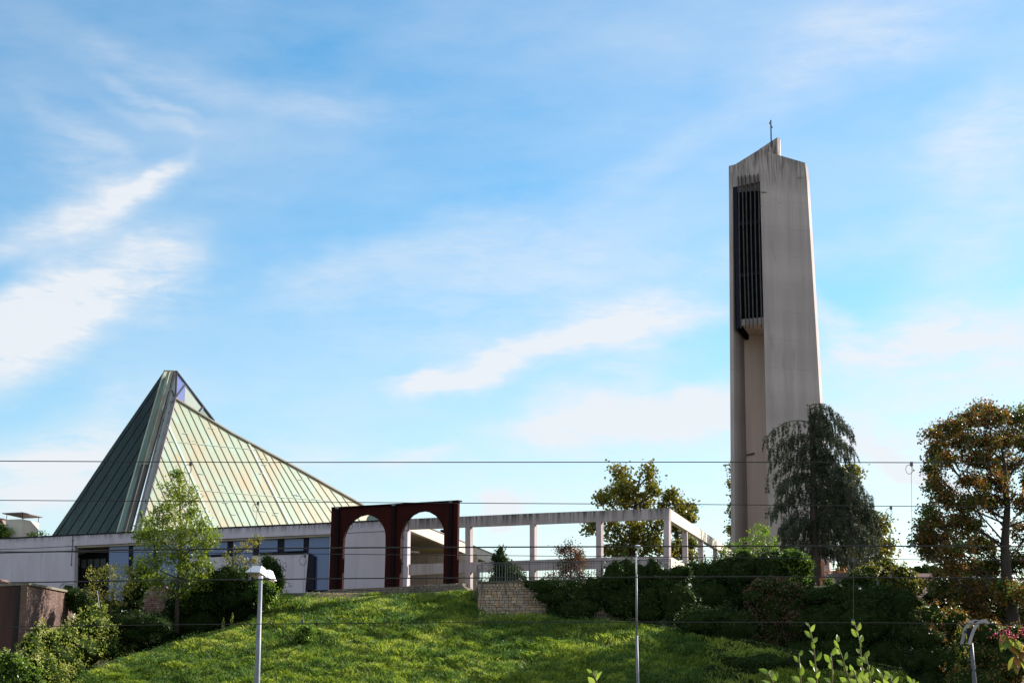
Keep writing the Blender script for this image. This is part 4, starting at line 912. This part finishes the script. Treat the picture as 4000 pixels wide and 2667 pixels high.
def build_cedar():
    rng = np.random.default_rng(21); D = 131
    tp = [P(3190,2345,D), P(3188,2200,D), P(3178,2060,D), P(3176,1900,D), P(3172,1750,D), P(3166,1600,D), P(3160,1580,D)]
    t = thing('weeping_cedar', 'dark blue-grey weeping cedar with hanging boughs in front of the bell tower', 'tree', tp[0])
    m = MB(); m.tube(tp, [.52,.40,.3,.22,.15,.07,.03], 12); m.build('trunk', M['bark'], t, True)
    # outline: left and right reach (px) at photo rows
    prof = [(1575,60,60),(1600,110,110),(1640,150,155),(1680,175,180),(1730,165,175),(1800,190,165),(1850,150,170),(1900,160,190),(1950,175,250),(2000,165,225),(2060,180,240),(2120,165,250),(2170,140,240),(2230,120,200)]
    bo = MB(); Cs = []; Ts = []
    for k in range(80):
        py = 1585+ (k/80)**.85*600; side = -1 if rng.random() < .5 else 1
        reach = (interp(py+25, [(a,b) for a,b,c in prof]) if side < 0 else interp(py+25, [(a,c) for a,b,c in prof]))*rng.choice([.5,.8,1.0,1.08])*rng.uniform(.85,1.05)
        s = D/6600; z = P(3170,py,D).z; f = 0
        o = Vector((P(interp(py,[(1580,3162),(2345,3190)]), py, D).x, D, z)); an = rng.uniform(-1.1,1.1)
        ln = reach*s; dx = Vector((side*math.cos(an*.75), math.sin(an), 0)); 
        if k > 80: dx = Vector((side*.6, rng.uniform(-1,-.2), 0))
        pts = [o]; n = 7
        for i in range(1, n+1):
            f = i/n; pts.append(o + dx*ln*f + Vector((0,0, ln*(.34*f-.62*f**2.4) + .05*rng.normal())))
        bo.tube(pts, [max(.010, .045*(1-.85*i/n)*(.5+ln*.14)) for i in range(n+1)], 5, cap=False)
        for i in range(1, n+1):      # hanging sprays
            for j in range(int(1.8+ln*1.35*(i/n+.4))):
                a = pts[i].lerp(pts[i-1], rng.random()); q = a+Vector((rng.normal()*.14, rng.normal()*.18, 0)); L = rng.uniform(.25,1.0)*(1+.10*ln)
                if py > 2050: L *= .8
                sw = Vector((rng.normal()*.12+side*.1, rng.normal()*.12, 0)); nn = int(L*50)
                ff = rng.random(nn)**.8; pos = np.array(q)+np.outer(ff*L, [0,0,-1])+np.outer(ff, np.array(sw))*L+rng.normal(size=(nn,3))*np.array([.06,.06,.05])*(1.25-ff)[:,None]
                Cs.append(pos)
    bo.build('bough', M['bark'], t, True, fix=False)
    C = np.concatenate(Cs); V, F = leaf_geo(C, rng, .20, .27, droop=.8); np_mesh('crown', V, F, M['lf_cedar'], t)
build_cedar()

def build_bushes():
    b = bush
    # around the church, left
    b('yellow_shrub', 'yellow-green shrub in front of the recessed lobby windows', 'shrub', [(395,2250,55,35),(450,2240,60,32),(420,2290,70,45),(480,2285,45,40),(440,2335,55,40),(500,2250,35,28)], 95, .13, 'lf_yellow', 31, dens=55, core=None, outer=1.15, stem=((425,2470,95),(440,2300,95),.06))
    b('ivy', 'dark ivy spilling over the end of the brown wall', 'ivy', [(270,2325,45,28),(310,2325,38,25),(300,2360,45,40),(340,2380,40,60),(330,2440,50,60)], 98.5, .12, 'lf_ivy', 32, dens=110)
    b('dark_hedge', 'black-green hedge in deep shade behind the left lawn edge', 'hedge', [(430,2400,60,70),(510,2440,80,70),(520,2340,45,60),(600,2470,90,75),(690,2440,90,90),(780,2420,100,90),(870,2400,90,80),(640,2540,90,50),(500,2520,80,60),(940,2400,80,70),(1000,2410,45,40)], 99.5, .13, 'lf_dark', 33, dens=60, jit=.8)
    b('mixed_shrub', 'dark glossy shrub row under the young tree and left of the double lantern', 'shrub', [(540,2290,40,60),(830,2270,70,50),(900,2260,70,55),(960,2270,60,55),(1000,2310,60,50),(900,2330,90,60),(800,2340,80,55),(720,2360,80,50),(560,2240,45,30),(1025,2350,38,45)], 98, .14, 'lf_ivy', 34, dens=75, jit=.8)
    b('bright_shrub', 'lit green shrub just right of the double lantern pole', 'shrub', [(1035,2300,32,30),(1052,2320,26,36),(1040,2350,30,32)], 96.5, .13, 'lf_bright', 35, dens=70, stem=None)
    b('laurel_shrub', 'rounded evergreen shrub against the white wall behind the double lantern', 'shrub', [(1045,2195,28,28),(1060,2230,42,45),(1075,2275,44,50),(1040,2260,45,50),(1065,2310,42,30)], 103, .13, 'lf_ivy', 36, dens=90)
    tree('fruit_tree', 'sparse small yellow-green tree with upswept twigs before the clerestory windows', 'tree', [(905,2420,99,.07),(905,2300,99,.05),(910,2200,99,.03),(925,2140,99,.015)],
         [(885,2170,14,26),(905,2220,30,30),(935,2190,26,20),(960,2140,16,26),(985,2120,24,14),(925,2150,12,30),(985,2185,24,12),(950,2230,40,25),(880,2240,30,25),(1005,2105,14,10)], 99, .13, 'lf_yellow', 37, clumps=22, per=22, cr=.10, jit=.5, limb_r=.025, join=.6)
    b('clematis_hedge', 'cream-flowering clematis hedge climbing in peaks up to the pale stake', 'hedge', [(157,2480,30,40),(135,2520,50,50),(200,2510,50,45),(260,2490,55,50),(320,2460,50,50),(355,2410,34,38),(385,2400,28,38),(380,2450,60,50),(440,2470,50,42),(480,2510,38,50),(420,2530,70,55),(330,2540,80,70),(240,2570,80,70),(150,2590,80,65),(90,2600,60,55),(300,2620,60,50),(200,2650,90,50)], 87, .12, 'lf_clem', 38, dens=42, jit=0, droop=.5, thick=2.6, slope=(150, .022), core='core')
    b('green_hedge', 'plain green hedge in the bottom left corner in front of the clematis', 'hedge', [(-60,2600,90,60),(30,2600,70,55),(100,2650,70,50),(0,2680,120,60)], 83, .13, 'lf_bright', 39, dens=75, jit=.4)
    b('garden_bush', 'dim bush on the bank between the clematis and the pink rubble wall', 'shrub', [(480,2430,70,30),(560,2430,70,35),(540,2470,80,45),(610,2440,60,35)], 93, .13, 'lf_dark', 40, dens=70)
    b('round_bush', 'small round bright bush alone on the lawn right of the double lantern pole', 'shrub', [(1195,2470,36,26),(1190,2495,42,30),(1205,2515,34,22)], 93.4, .12, 'lf_bright', 41, dens=150, outer=1.2, jit=.1)
    b('roof_edge_tree', 'bright green treetop at the far left edge above the parapet', 'tree', [(-20,2085,60,40),(15,2080,24,26)], 136, .2, 'lf_bright', 42, dens=45)
    b('roof_plant', 'little tuft of leaves poking over the parapet beside the roof box', 'plant', [(128,2092,14,8),(160,2092,22,7)], 134, .17, 'lf_bright', 43, dens=60, core=None, outer=1.3)
    # terrace
    b('conical_evergreen', 'dark conical evergreen behind the left end of the terrace railing', 'shrub', [(1952,2160,14,20),(1955,2185,28,28),(1960,2215,42,36),(1985,2245,56,42),(2010,2262,52,36),(1960,2275,70,30)], 106.5, .14, 'lf_ivy', 44, dens=90, jit=.3)
    tree('red_shrub', 'reddish autumn shrub behind the railing left of the slim street lamp', 'shrub', [(2230,2330,104,.07),(2230,2230,104,.05),(2228,2120,104,.02)],
         [(2222,2130,14,24),(2200,2150,32,22),(2250,2160,36,26),(2225,2185,55,32),(2270,2190,26,32),(2200,2225,50,30),(2250,2225,45,32),(2180,2255,45,28),(2240,2265,60,30)], 104, .12, 'lf_red', 45, clumps=30, per=36, cr=.14, jit=.7, limb_r=.03)
    b('ivy_wall', 'deep green ivy blanket over the wall right of the sandstone blocks', 'ivy', [(2075,2282,28,14),(2120,2290,50,30),(2180,2310,60,50),(2250,2320,70,60),(2330,2310,70,70),(2400,2250,55,60),(2445,2230,50,55),(2500,2260,60,60),(2550,2215,30,35),(2590,2290,70,70),(2640,2260,60,50),(2670,2230,40,25),(2420,2340,90,90),(2260,2380,90,50),(2180,2370,50,50),(2540,2370,90,80),(2650,2350,80,80),(2130,2330,35,25)], 98.5, .14, 'lf_ivy', 46, dens=62, thick=.55, jit=.5)
    b('ivy_mound', 'big domed ivy mound, sunlit on its right end, below the bell tower', 'ivy', [(2750,2250,80,60),(2830,2240,90,70),(2920,2235,90,78),(3010,2225,90,78),(3090,2225,84,76),(3120,2280,60,50),(2760,2340,100,80),(2880,2340,110,80),(3000,2330,110,70)], 103.5, .15, 'lf_ivy', 47, dens=62, thick=.7, jit=.8)
    b('sunlit_ivy', 'ivy clump with sunlight put into its brighter leaf colour on the right shoulder of the domed mound', 'ivy', [(3100,2185,58,38),(3130,2220,44,42),(3120,2275,36,24)], 102.2, .14, 'lf_bright', 48, dens=85, jit=.1)  # lit end of the mound: sunlight painted as brighter leaves than its ivy
    b('brown_shrub', 'brownish drying shrub hanging over the dark ivy bank', 'shrub', [(3000,2290,60,35),(3060,2310,80,45),(2960,2330,50,45),(3020,2370,80,60),(3100,2380,80,60),(3140,2430,60,60),(3000,2450,60,60),(3070,2480,80,80),(2980,2540,60,60)], 96.5, .12, 'lf_brown', 49, dens=80, outer=1.2, thick=.6)
    b('ivy_bank', 'long dark ivy bank below the graveyard', 'ivy', [(3200,2330,80,42),(3290,2330,90,44),(3380,2335,90,46),(3470,2335,90,46),(3540,2370,70,70),(3250,2430,110,90),(3380,2430,120,90),(3500,2450,110,100),(3300,2550,130,90),(3450,2570,130,90),(3150,2560,110,80),(2850,2450,120,80),(2750,2430,110,60),(2900,2550,90,60)], 95.5, .14, 'lf_ivy', 50, dens=50, thick=.6, jit=.6)
    b('bramble_bank', 'dark bramble thicket behind the foreground shoots at the frame bottom', 'brambles', [(2960,2640,90,50),(3100,2630,110,60),(3250,2650,110,60),(3400,2660,110,60),(3020,2700,140,50),(3520,2680,100,60),(2880,2690,70,40),(2880,2600,70,40),(2990,2590,90,45),(3150,2590,100,50),(3320,2600,100,50),(2790,2640,60,40)], 89.5, .13, 'lf_ivy', 61, dens=55, thick=.6)
    b('black_conifer', 'nearly black broad conifer left of the curved-arm post', 'tree', [(3600,2430,50,50),(3620,2500,80,70),(3640,2580,100,90),(3650,2680,120,90)], 84, .13, 'lf_dark', 51, dens=70)
    b('tower_shrub', 'light green loose shrub at the left foot of the bell tower', 'shrub', [(2870,2150,45,30),(2930,2140,60,40),(2980,2120,50,45),(2960,2080,40,30),(2900,2190,80,40),(2990,2170,60,45),(2850,2180,40,30)], 112, .17, 'lf_bright', 52, dens=40, core=None, outer=1.2, jit=1.0)
    b('garden_shrub', 'sunny yellow-green shrubs right of the stone cross', 'shrub', [(3400,2240,55,38),(3460,2220,50,35),(3520,2250,55,38),(3440,2280,70,35),(3530,2290,60,35),(3570,2290,45,40)], 112, .17, 'lf_maple', 53, dens=55, outer=1.15, jit=1.2)
    b('dark_shrub', 'dark shrub behind the headstones', 'shrub', [(3345,2260,40,30),(3385,2275,45,28),(3310,2275,28,20)], 110, .14, 'lf_ivy', 54, dens=70)
    b('arborvitae', 'clipped bright green cone beside the sandstone crucifix', 'shrub', [(3237,2266,9,10),(3237,2276,16,12),(3237,2288,22,12)], 108, .08, 'lf_bright', 55, dens=260, jit=.01, thick=1, lumps=0)
    b('thicket', 'dark leafy thicket standing behind the foot of the autumn tree', 'thicket', [(3650,2330,55,40),(3720,2310,70,45),(3830,2300,90,50),(3930,2310,80,60),(4030,2330,90,70),(3700,2380,60,40),(3930,2400,60,60),(4020,2430,80,60),(3620,2385,50,40)], 97, .14, 'lf_thicket', 62, dens=40, outer=1.2, shrink=.75)
    b('olive_shrub', 'olive shrub thicket below the autumn tree', 'shrub', [(3700,2420,60,50),(3640,2400,50,40),(3760,2480,70,60),(3850,2480,70,55),(3950,2500,80,60),(4040,2520,80,80),(3820,2560,90,60),(3930,2600,100,70),(3740,2580,50,70),(3850,2660,120,60),(3760,2660,60,60)], 80, .13, 'lf_autumn', 56, dens=52, outer=1.15, jit=1.0)
    b('lime_shrub', 'lime green shrub lit by the sun left of the curved-arm post', 'shrub', [(3760,2560,22,60),(3755,2490,22,36),(3765,2620,22,36)], 78.6, .11, 'lf_yellow', 57, dens=90, outer=1.2)
    b('far_wood', 'distant blue-green wooded crest between the maple and autumn tree', 'wood', [(3560,2235,50,22),(3640,2232,60,24),(3590,2222,14,16),(3615,2220,10,18),(3480,2240,50,18),(3740,2230,60,30),(3850,2230,60,30)], 420, 1.1, 'lf_ivy', 58, dens=.9, thick=.6, jit=5, lumps=0)
    b('bank_shrub', 'low mixed scrub on the pale bank beside the lantern pole', 'shrub', [(1085,2350,30,14),(1065,2380,26,18),(1120,2345,26,10)], 98.8, .12, 'lf_bright', 59, dens=90, outer=1.3, core=None, jit=.3)
build_bushes()

# ------------------------------------------------------------------ graveyard and houses behind the autumn tree
def build_graves():
    D = 109; s = .1913
    q = lambda x, y, d=0: P(3100+x*s, 2100+y*s, D+d)
    z0 = 7.1
    t = thing('sandstone_crucifix', 'orange sandstone crucifix on a stepped pedestal right of the cedar trunk', 'crucifix', Vector((q(605,900).x, D, z0)))
    m = MB(); m.prism([q(590,430), q(608,430), q(610,500), q(635,505), q(635,560), q(618,562), q(628,740), q(582,740), q(583,600), q(562,590), q(548,545), q(550,490), q(583,490)], (.05,.25,0)); m.build('cross_shaft', M['sandstone'], t)
    m = MB(); m.prism([q(575,470,-.06), q(568,520,-.06), q(562,620,-.06), q(570,690,-.06), q(585,690,-.06), q(588,560,-.06), q(590,470,-.06)], (.02,-.12,0)); m.build('carved_figure', M['sandstone'], t)
    for (w, ya, yb) in ((34,740,765),(24,765,800),(44,800,830),(70,830,855),(55,855,1200)):
        a, b = q(605-w, ya), q(605+w, yb); m = MB(); c = (a+b)/2; m.box((c.x, D+.1, c.z), ((b.x-a.x)/2,0,0), (0,(b.x-a.x)/2,0), (0,0,(a.z-b.z)/2)); m.build('pedestal', M['sandstone'], t)
    t = thing('stone_grave_cross', 'grey stone grave cross on the overgrown monument below the maple', 'grave cross', Vector((q(1120,720).x, D+1, z0)))
    m = MB(); m.prism([q(1112,485,1), q(1126,485,1), q(1130,560,1), q(1152,562,1), q(1155,605,1), q(1135,610,1), q(1145,725,1), q(1130,725,1), q(1120,610,1), q(1100,600,1), q(1098,562,1), q(1112,560,1)], (.03,.22,0)); m.build('cross', M['oldstone'], t)
    a = q(1138,720,1); m = MB(); m.prism([a+Vector((-.25,-.1,0)), a+Vector((.25,-.1,0)), a+Vector((.3,-.1,z0-a.z)), a+Vector((-.3,-.1,z0-a.z))], (0,.4,0)); m.build('base', M['oldstone'], t)
    t = thing('stone_monument', 'rounded grey stone monument overgrown with rusty plants', 'monument', Vector((q(850,900).x, D+2, z0)))
    m = MB(); m.prism([q(680,790,2), q(740,730,2), q(860,700,2), q(1000,720,2), q(1080,740,2), q(1090,1250,2), q(670,1250,2)], (0,1.4,0)); m.build('body', M['oldstone'], t)
    for k, x in enumerate((770, 960)):
        m = MB(); m.prism([q(x,800,1.9), q(x+22,800,1.9), q(x+22,1200,1.9), q(x,1200,1.9)], (0,-.12,0)); m.build('pilaster', M['oldstone'], t)
    rng = np.random.default_rng(77); bl = blobs3([(3255,2234,22,5),(3290,2231,20,5)], D+2.5, 1.6, rng, .1); V, F = shell_leaves(bl, rng, 90, .14); np_mesh('plant_topping', V, F, M['lf_red'], t)
    t = thing('angel_headstone', 'small pinkish carved headstone beside the clipped green cone', 'headstone', Vector((q(835,950).x, D-.5, z0)))
    m = MB(); m.prism([q(810,830,-.5), q(845,830,-.5), q(860,900,-.5), q(880,990,-.5), q(880,1200,-.5), q(820,1200,-.5), q(820,960,-.5), q(805,900,-.5)], (0,.25,0)); m.build('carved_stone', M['stone_pink'], t)
    t = thing('small_grave_cross', 'small weathered cross rising from the ivy at the right of the graveyard', 'grave cross', Vector((q(1740,1050).x, D-9, z0)))
    d = -9
    m = MB(); m.prism([q(1715,870,d), q(1735,870,d), q(1738,940,d), q(1762,945,d), q(1762,1000,d), q(1742,1005,d), q(1748,1200,d), q(1720,1200,d), q(1718,1000,d), q(1708,960,d)], (0,.2,0)); m.build('cross', M['oldstone'], t)
    for k, (px, pw, pt, pb, Dh, lb, rl) in enumerate(((3600, 75, 2262, 2335, 150, 'pale house glimpsed behind the autumn leaves left of its trunk', 30), (3800, 70, 2375, 2450, 118, 'house with pinkish tiled roof low behind the curved-arm post', 40))):
        c = P(px, pb, Dh); sc_ = Dh/6600; zr = P(px, pt, Dh).z; ze = P(px, pb, Dh).z; hw = pw*sc_
        h = thing('house', lb, 'house', Vector((c.x, Dh+4, 1)))
        m = MB(); m.box((c.x, Dh+4, (ze+1)/2), (hw,0,0), (0,3.6,0), (0,0,(ze-1)/2)); m.build('wall', M['wall_cream'], h)
        m = MB(); e0 = Vector((c.x-hw-.3, Dh, ze-.1)); e1 = Vector((c.x+hw+.3, Dh, ze-.1)); r0 = Vector((c.x-hw-.3, Dh+4, zr+.6)); r1 = Vector((c.x+hw+.3, Dh+4, zr+.6))
        m.prism([e0, e1, r1, r0], (0,.05,.18)); f0 = Vector((e0.x, Dh+8, e0.z)); f1 = Vector((e1.x, Dh+8, e1.z)); m.prism([r0, r1, f1, f0], (0,.05,.18)); m.build('roof', M['tile'], h)
        m = MB(); m.box((c.x, Dh+.38, ze-1.2), (.5,0,0), (0,.06,0), (0,0,.5)); m.build('window', M['glass_dark'], h)
    # tile roofed neighbour at the far left edge, behind the box on the roof
    c = P(-60, 2100, 175); h = thing('house', 'sliver of a tiled gable at the extreme left behind the roof box', 'house', Vector((c.x, 175, 6)))
    A, B, Tt = P(-160,2100,175), P(22,2062,175), P(-30,2000,175)
    m = MB(); m.prism([P(-150,2110,175), P(18,2110,175), P(18,2055,175), P(-20,2020,175), P(-150,2020,175)], (0,8,0)); m.build('wall', M['wall_cream'], h)
    m = MB(); m.prism([P(-150,2018,174.6), P(-25,2020,174.6), P(14,2024,174.6), P(8,2030,174.6), P(22,2060,174.6), P(18,2062,174.6), P(2,2032,174.6), P(-150,2032,174.6)], (0,9,0)); m.build('roof', M['tile'], h)
build_graves()

# ------------------------------------------------------------------ near shoots at bottom right
def build_shoots():
    s = .38265
    def q(x, y): return (2600+x*s, 2200+y*s)
    S = [([(1385,1330),(1380,1220),(1370,1080),(1360,915)], 'short shoot, third from the left of the foreground twigs'),
         ([(1560,1330),(1545,1220),(1530,1050),(1515,880),(1490,740),(1462,622)], 'tall leafy shoot in front of the brown shrub'),
         ([(1690,1330),(1700,1220),(1700,1050),(1685,915)], 'medium shoot between the two tallest foreground twigs, nearer the left one'),
         ([(1900,1330),(1880,1220),(1840,1090),(1815,990),(1775,880),(1737,785)], 'leaning shoot with small tip just left of the tallest twig'),
         ([(2030,1330),(2020,1220),(2000,1000),(1985,830),(1960,700),(1928,612)], 'tallest foreground shoot, its tip touching the lowest wire'),
         ([(2095,1330),(2090,1220),(2070,1050),(2040,930)], 'short twig leaning just right of the tallest foreground shoot'),
         ([(1100,1330),(1095,1220),(1070,1150),(1040,1110)], 'stubby leafy tip left of the other foreground shoots'),
         ([(2235,1330),(2225,1220),(2200,1110)], 'small twig right of the tallest shoot'),
         ([(2325,1330),(2315,1220),(2290,1145)], 'last small twig before the dark conifer'),
         ([(1975,1330),(1965,1220),(1915,1080)], 'low pale-tipped twig between the leaning and tallest shoots')]
    D = 8.0; rng = np.random.default_rng(90)
    extra = [([(2335,2700),(2331,2667),(2322,2640),(2312,2624)], 'tiny two-leaved tip alone at the bottom edge left of the slim lamp pole', True), ([(3570,2720),(3566,2690),(3562,2665)], 'pair of leaf tips at the bottom edge below the black conifer', True)]
    items = [([q(*p) for p in pts], lb) for pts, lb in S]+[(p, lb) for p, lb, _ in extra]
    for i, (pix, lb) in enumerate(items):
        d = D+.15*math.sin(i*2.1); lo = P(pix[0][0], pix[0][1], d)
        t = thing('leafy_shoot', lb, 'shoot', Vector((lo.x, d, 0)), 'foreground shoots along the bottom right edge')
        pts = [Vector((lo.x, d, 0)), Vector((lo.x, d, .8))]+[P(x, y, d) for x, y in pix]
        m = MB(); m.tube(pts, [.006,.0055]+[.0045-.003*k/len(pix) for k in range(len(pix))], 6); m.build('stem', M['stem'], t, True)
        lf = MB(); path = [P(x, y, d) for x, y in pix]; L = 0
        segs = [(a, b, (b-a).length) for a, b in zip(path, path[1:])]; tot = sum(x[2] for x in segs); n = max(5, int(tot/.027)); 
        for k in range(n):
            u = (k+.5)/n*tot; acc = 0
            for a, b, l in segs:
                if u <= acc+l: pos = a.lerp(b, (u-acc)/l); ax = (b-a).normalized(); break
                acc += l
            ang = k*2.4+rng.random(); out = Vector((math.cos(ang), math.sin(ang)*.8, 0)); up_ = ax*(.55+.6*(k/n))+out*.75; up_.normalize()
            ln = (.052-.016*k/n)*rng.uniform(.8,1.2); w = ln*rng.uniform(.42,.6); sd_ = up_.cross(Vector((rng.normal()*.5, -1, rng.normal()*.5))).normalized(); nn = sd_.cross(up_).normalized()
            p0 = pos+up_*.006
            rows = [(0,.02),(.2,.38),(.45,.5),(.7,.4),(.88,.2),(1,.01)]; bse = len(lf.v)
            for f, ww in rows:
                c = p0+up_*ln*f+nn*ln*(-.25*f*f); lf.v += [c-sd_*w*ww+nn*w*ww*.35, c, c+sd_*w*ww+nn*w*ww*.35]
            for r_ in range(5):
                o = bse+r_*3; lf.f += [(o,o+1,o+4,o+3),(o+1,o+2,o+5,o+4)]; lf.m += [0,0]
        lf.build('leaf', M['lf_near'], t, True, fix=False)
    # coral leaved spray on the right edge
    d = 11; t = thing('coral_spray', 'drooping red, orange and green leaves with crimson berries at the lower right edge', 'shrub', P(4080, 2700, d))
    st = MB(); lf = MB(); br = MB(); rng = np.random.default_rng(95)
    for pix in ([(4150,2720),(4060,2540),(3990,2510),(3940,2485),(3905,2465)], [(4120,2700),(4050,2560),(3985,2545),(3930,2500)], [(4100,2640),(4010,2570),(3960,2560)]):
        pp = [P(x,y,d) for x,y in pix]; st.tube(pp, [.006,.005,.004,.003,.002][:len(pp)], 5)
        for a, b in zip(pp[0:], pp[1:]):
            for k in range(7):
                pos = a.lerp(b, rng.random()); up_ = Vector((rng.normal()*.45, rng.normal()*.4, -1)).normalized(); ln = rng.uniform(.07,.12); w = ln*.42
                sd_ = up_.cross(Vector((rng.normal(), -1, 0))).normalized(); nn = sd_.cross(up_); bse = len(lf.v)
                for f, ww in [(0,.02),(.2,.38),(.45,.5),(.7,.36),(.88,.16),(1,.01)]:
                    c = pos+up_*ln*f+nn*ln*.2*f*f; lf.v += [c-sd_*w*ww+nn*w*ww*.3, c, c+sd_*w*ww+nn*w*ww*.3]
                for r_ in range(5):
                    o = bse+r_*3; lf.f += [(o,o+1,o+4,o+3),(o+1,o+2,o+5,o+4)]; lf.m += [0,0]
    V, F = ico(1)
    Vs, Fs = [], []
    for i in range(60):
        c = np.array(P(rng.normal(3950,38), rng.normal(2478,16), d+rng.normal()*.05)); Vs.append(V*.007+c); Fs.append(F+i*len(V))
    st.build('stem', M['stem'], t, True, fix=False); lf.build('leaf', M['lf_coral'], t, True, fix=False)
    np_mesh('berry_cluster', np.concatenate(Vs), np.concatenate(Fs), mat('berry', (.5,.02,.07), None, .3), t, True)
build_shoots()

# ------------------------------------------------------------------ grass
def build_grass():
    rng = np.random.default_rng(101)
    n = 430000; px = rng.uniform(200, 3700, n); u = rng.random(n)
    yr = np.interp(px, rp, ryr); y0 = np.maximum(yr-26, 85.2); y = y0+(yr+.6-y0)*u
    x = (px-2000)/6620*y
    den = .5+.5*np.sin(x*.9+1.7*np.sin(y*.8))*np.sin(y*1.1+x*.35); den2 = .5+.5*np.sin(x*2.9+y*1.3)*np.cos(y*3.1-x)
    w = .35+.65*den*.6+.4*den2; bare = (np.sin(x*.55+2)*np.sin(y*.7+x*.2+1) > .5) & (y > yr-9)
    w = np.where(bare, w*.25, w)
    w = np.where(px > 2480, w*.3, w); w = np.where((px > 1040) & (px < 1420) & (y > yr-4.5) & (np.sin(x*1.9+y)+np.sin(y*2.3-x*.7) > -.2), w*.3, w)  # right side thinned too, so its shade reads darker
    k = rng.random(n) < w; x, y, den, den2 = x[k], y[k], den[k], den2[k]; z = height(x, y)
    C = np.stack([x, y, z], 1); n = len(C)
    H = (.07+.17*den+.14*den2)*np.where(y > np.interp(px[k], rp, ryr)-1.0, .35, 1)*(.6+.8*rng.random(n)); a = rng.random(n)*2*math.pi; s = np.stack([np.cos(a), np.sin(a), 0*a], 1)
    lean = rng.normal(size=(n,3))*np.array([.45,.45,0]); tip = C+np.stack([0*H,0*H,H],1)+lean*H[:,None]; mid = C+np.stack([0*H,0*H,H*.6],1)+lean*H[:,None]*.3
    wd = (.018+.022*rng.random(n))[:,None]
    V = np.stack([C-s*wd, C+s*wd, mid+s*wd*.8, tip, mid-s*wd*.8], 1).reshape(-1,3); F = np.arange(5*n).reshape(-1,5)
    tag(np_mesh('grass', V, F, M['blade']), 'long rough grass over the sunlit slope', 'grass', kind='stuff')
    tc = []
    for i in range(1500):
        q = rng.uniform(300, 2750); yr_ = float(np.interp(q, rp, ryr)); yy = rng.uniform(max(yr_-24, 86), yr_-1.8); xx = (q-2000)/6620*yy
        m = int(rng.uniform(14, 60)); r_ = rng.uniform(.06,.24); p = rng.normal(size=(m,2))*r_; bx, by_ = xx+p[:,0], yy+p[:,1]*.8
        tc.append(np.stack([bx, by_, height(bx, by_), rng.uniform(.22,.46)*(.6+.6*rng.random(m)), p[:,0]/r_*.3, p[:,1]/r_*.3], 1))
    T = np.concatenate(tc); C = T[:,:3]; Hh = T[:,3]; nT = len(C); a = rng.random(nT)*2*math.pi; sv = np.stack([np.cos(a), np.sin(a), 0*a], 1)
    ln_ = np.stack([T[:,4], T[:,5], 0*Hh], 1)+rng.normal(size=(nT,3))*np.array([.2,.2,0]); up3 = np.stack([0*Hh,0*Hh,Hh],1)
    mid = C+up3*.6+ln_*Hh[:,None]*.35; tip = C+up3+ln_*Hh[:,None]*1.2; wd = .022
    V2 = np.stack([C-sv*wd, C+sv*wd, mid+sv*wd*.8, tip, mid-sv*wd*.8], 1).reshape(-1,3); F2 = np.arange(5*nT).reshape(-1,5)
    tag(np_mesh('tall_grass', V2, F2, M['blade2']), 'taller darker tussocks scattered in the rough grass', 'tall grass', kind='stuff')
    q = rng.uniform(2430, 3700, 60000); yr_ = np.interp(q, rp, ryr); yy = rng.uniform(0, 1, 60000)*(yr_-85)+85; xx = (q-2000)/6620*yy  # dark leaf layer added over the right slope to deepen its shade
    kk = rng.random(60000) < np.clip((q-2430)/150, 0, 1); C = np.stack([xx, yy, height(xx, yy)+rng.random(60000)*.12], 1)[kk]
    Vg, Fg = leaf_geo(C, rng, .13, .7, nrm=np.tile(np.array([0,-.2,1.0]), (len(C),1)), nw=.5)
    tag(np_mesh('shade_cover', Vg, Fg, M['lf_ivy']), 'dark low leaves added to deepen the shade on the bank', 'ground cover', kind='stuff')
    # broad-leaved weeds in patches
    pc = []
    for i in range(900):
        q = rng.uniform(330, 2700); yr_ = float(np.interp(q, rp, ryr)); yy = rng.uniform(max(yr_-24, 86), yr_-.2); xx = (q-2000)/6620*yy
        r = rng.uniform(.12,.45); m = int(26+r*120); p = rng.normal(size=(m,3))*np.array([r,r,.10]); pc.append(np.stack([xx+p[:,0], yy+p[:,1], height(xx+p[:,0], yy+p[:,1])+.12+np.abs(p[:,2])], 1))
    C = np.concatenate(pc); V, F = leaf_geo(C, rng, .10, .55); tag(np_mesh('weeds', V, F, M['weed']), 'broad-leaved weeds scattered in the grass', 'weeds', kind='stuff')
    # tall flowering weeds in front of the stone wall
    for i, (pxx, pyy, lb) in enumerate(((1900,2440,'tall pale weed, leftmost before the sandstone wall'),(1925,2438,'tall pale weed, second from left before the sandstone wall'),(1950,2440,'tall pale weed, third before the sandstone wall'),(1875,2445,'low pale weed at the left corner of the sandstone wall'),(870,2472,'spiky weed on the lawn edge, left of the double lantern pole'),(905,2455,'spiky weed nearest the double lantern pole on the lawn edge'))):
        Yw = float((1.6+KS*Y0)/(KS-(2640-pyy)/6620.0)); b0 = P(pxx, pyy, Yw); b0.z = gz(b0.x, Yw)-.05
        t = thing('tall_weed', lb, 'weed', b0, 'tall weeds standing out of the grass'); m = MB(); h = .85; m.tube([b0, b0+Vector((.03,0,h))], [.012,.005], 5); m.build('stem', M['stem'], t)
        f = rng.random(90); C = np.array(b0)+np.outer(f*h+.05, [0.03,0,1])+rng.normal(size=(90,3))*np.array([.09,.09,.02])*(1.1-f)[:,None]; V, F = leaf_geo(C, rng, .09, .5); np_mesh('foliage', V, F, M['lf_clem'], t)
build_grass()
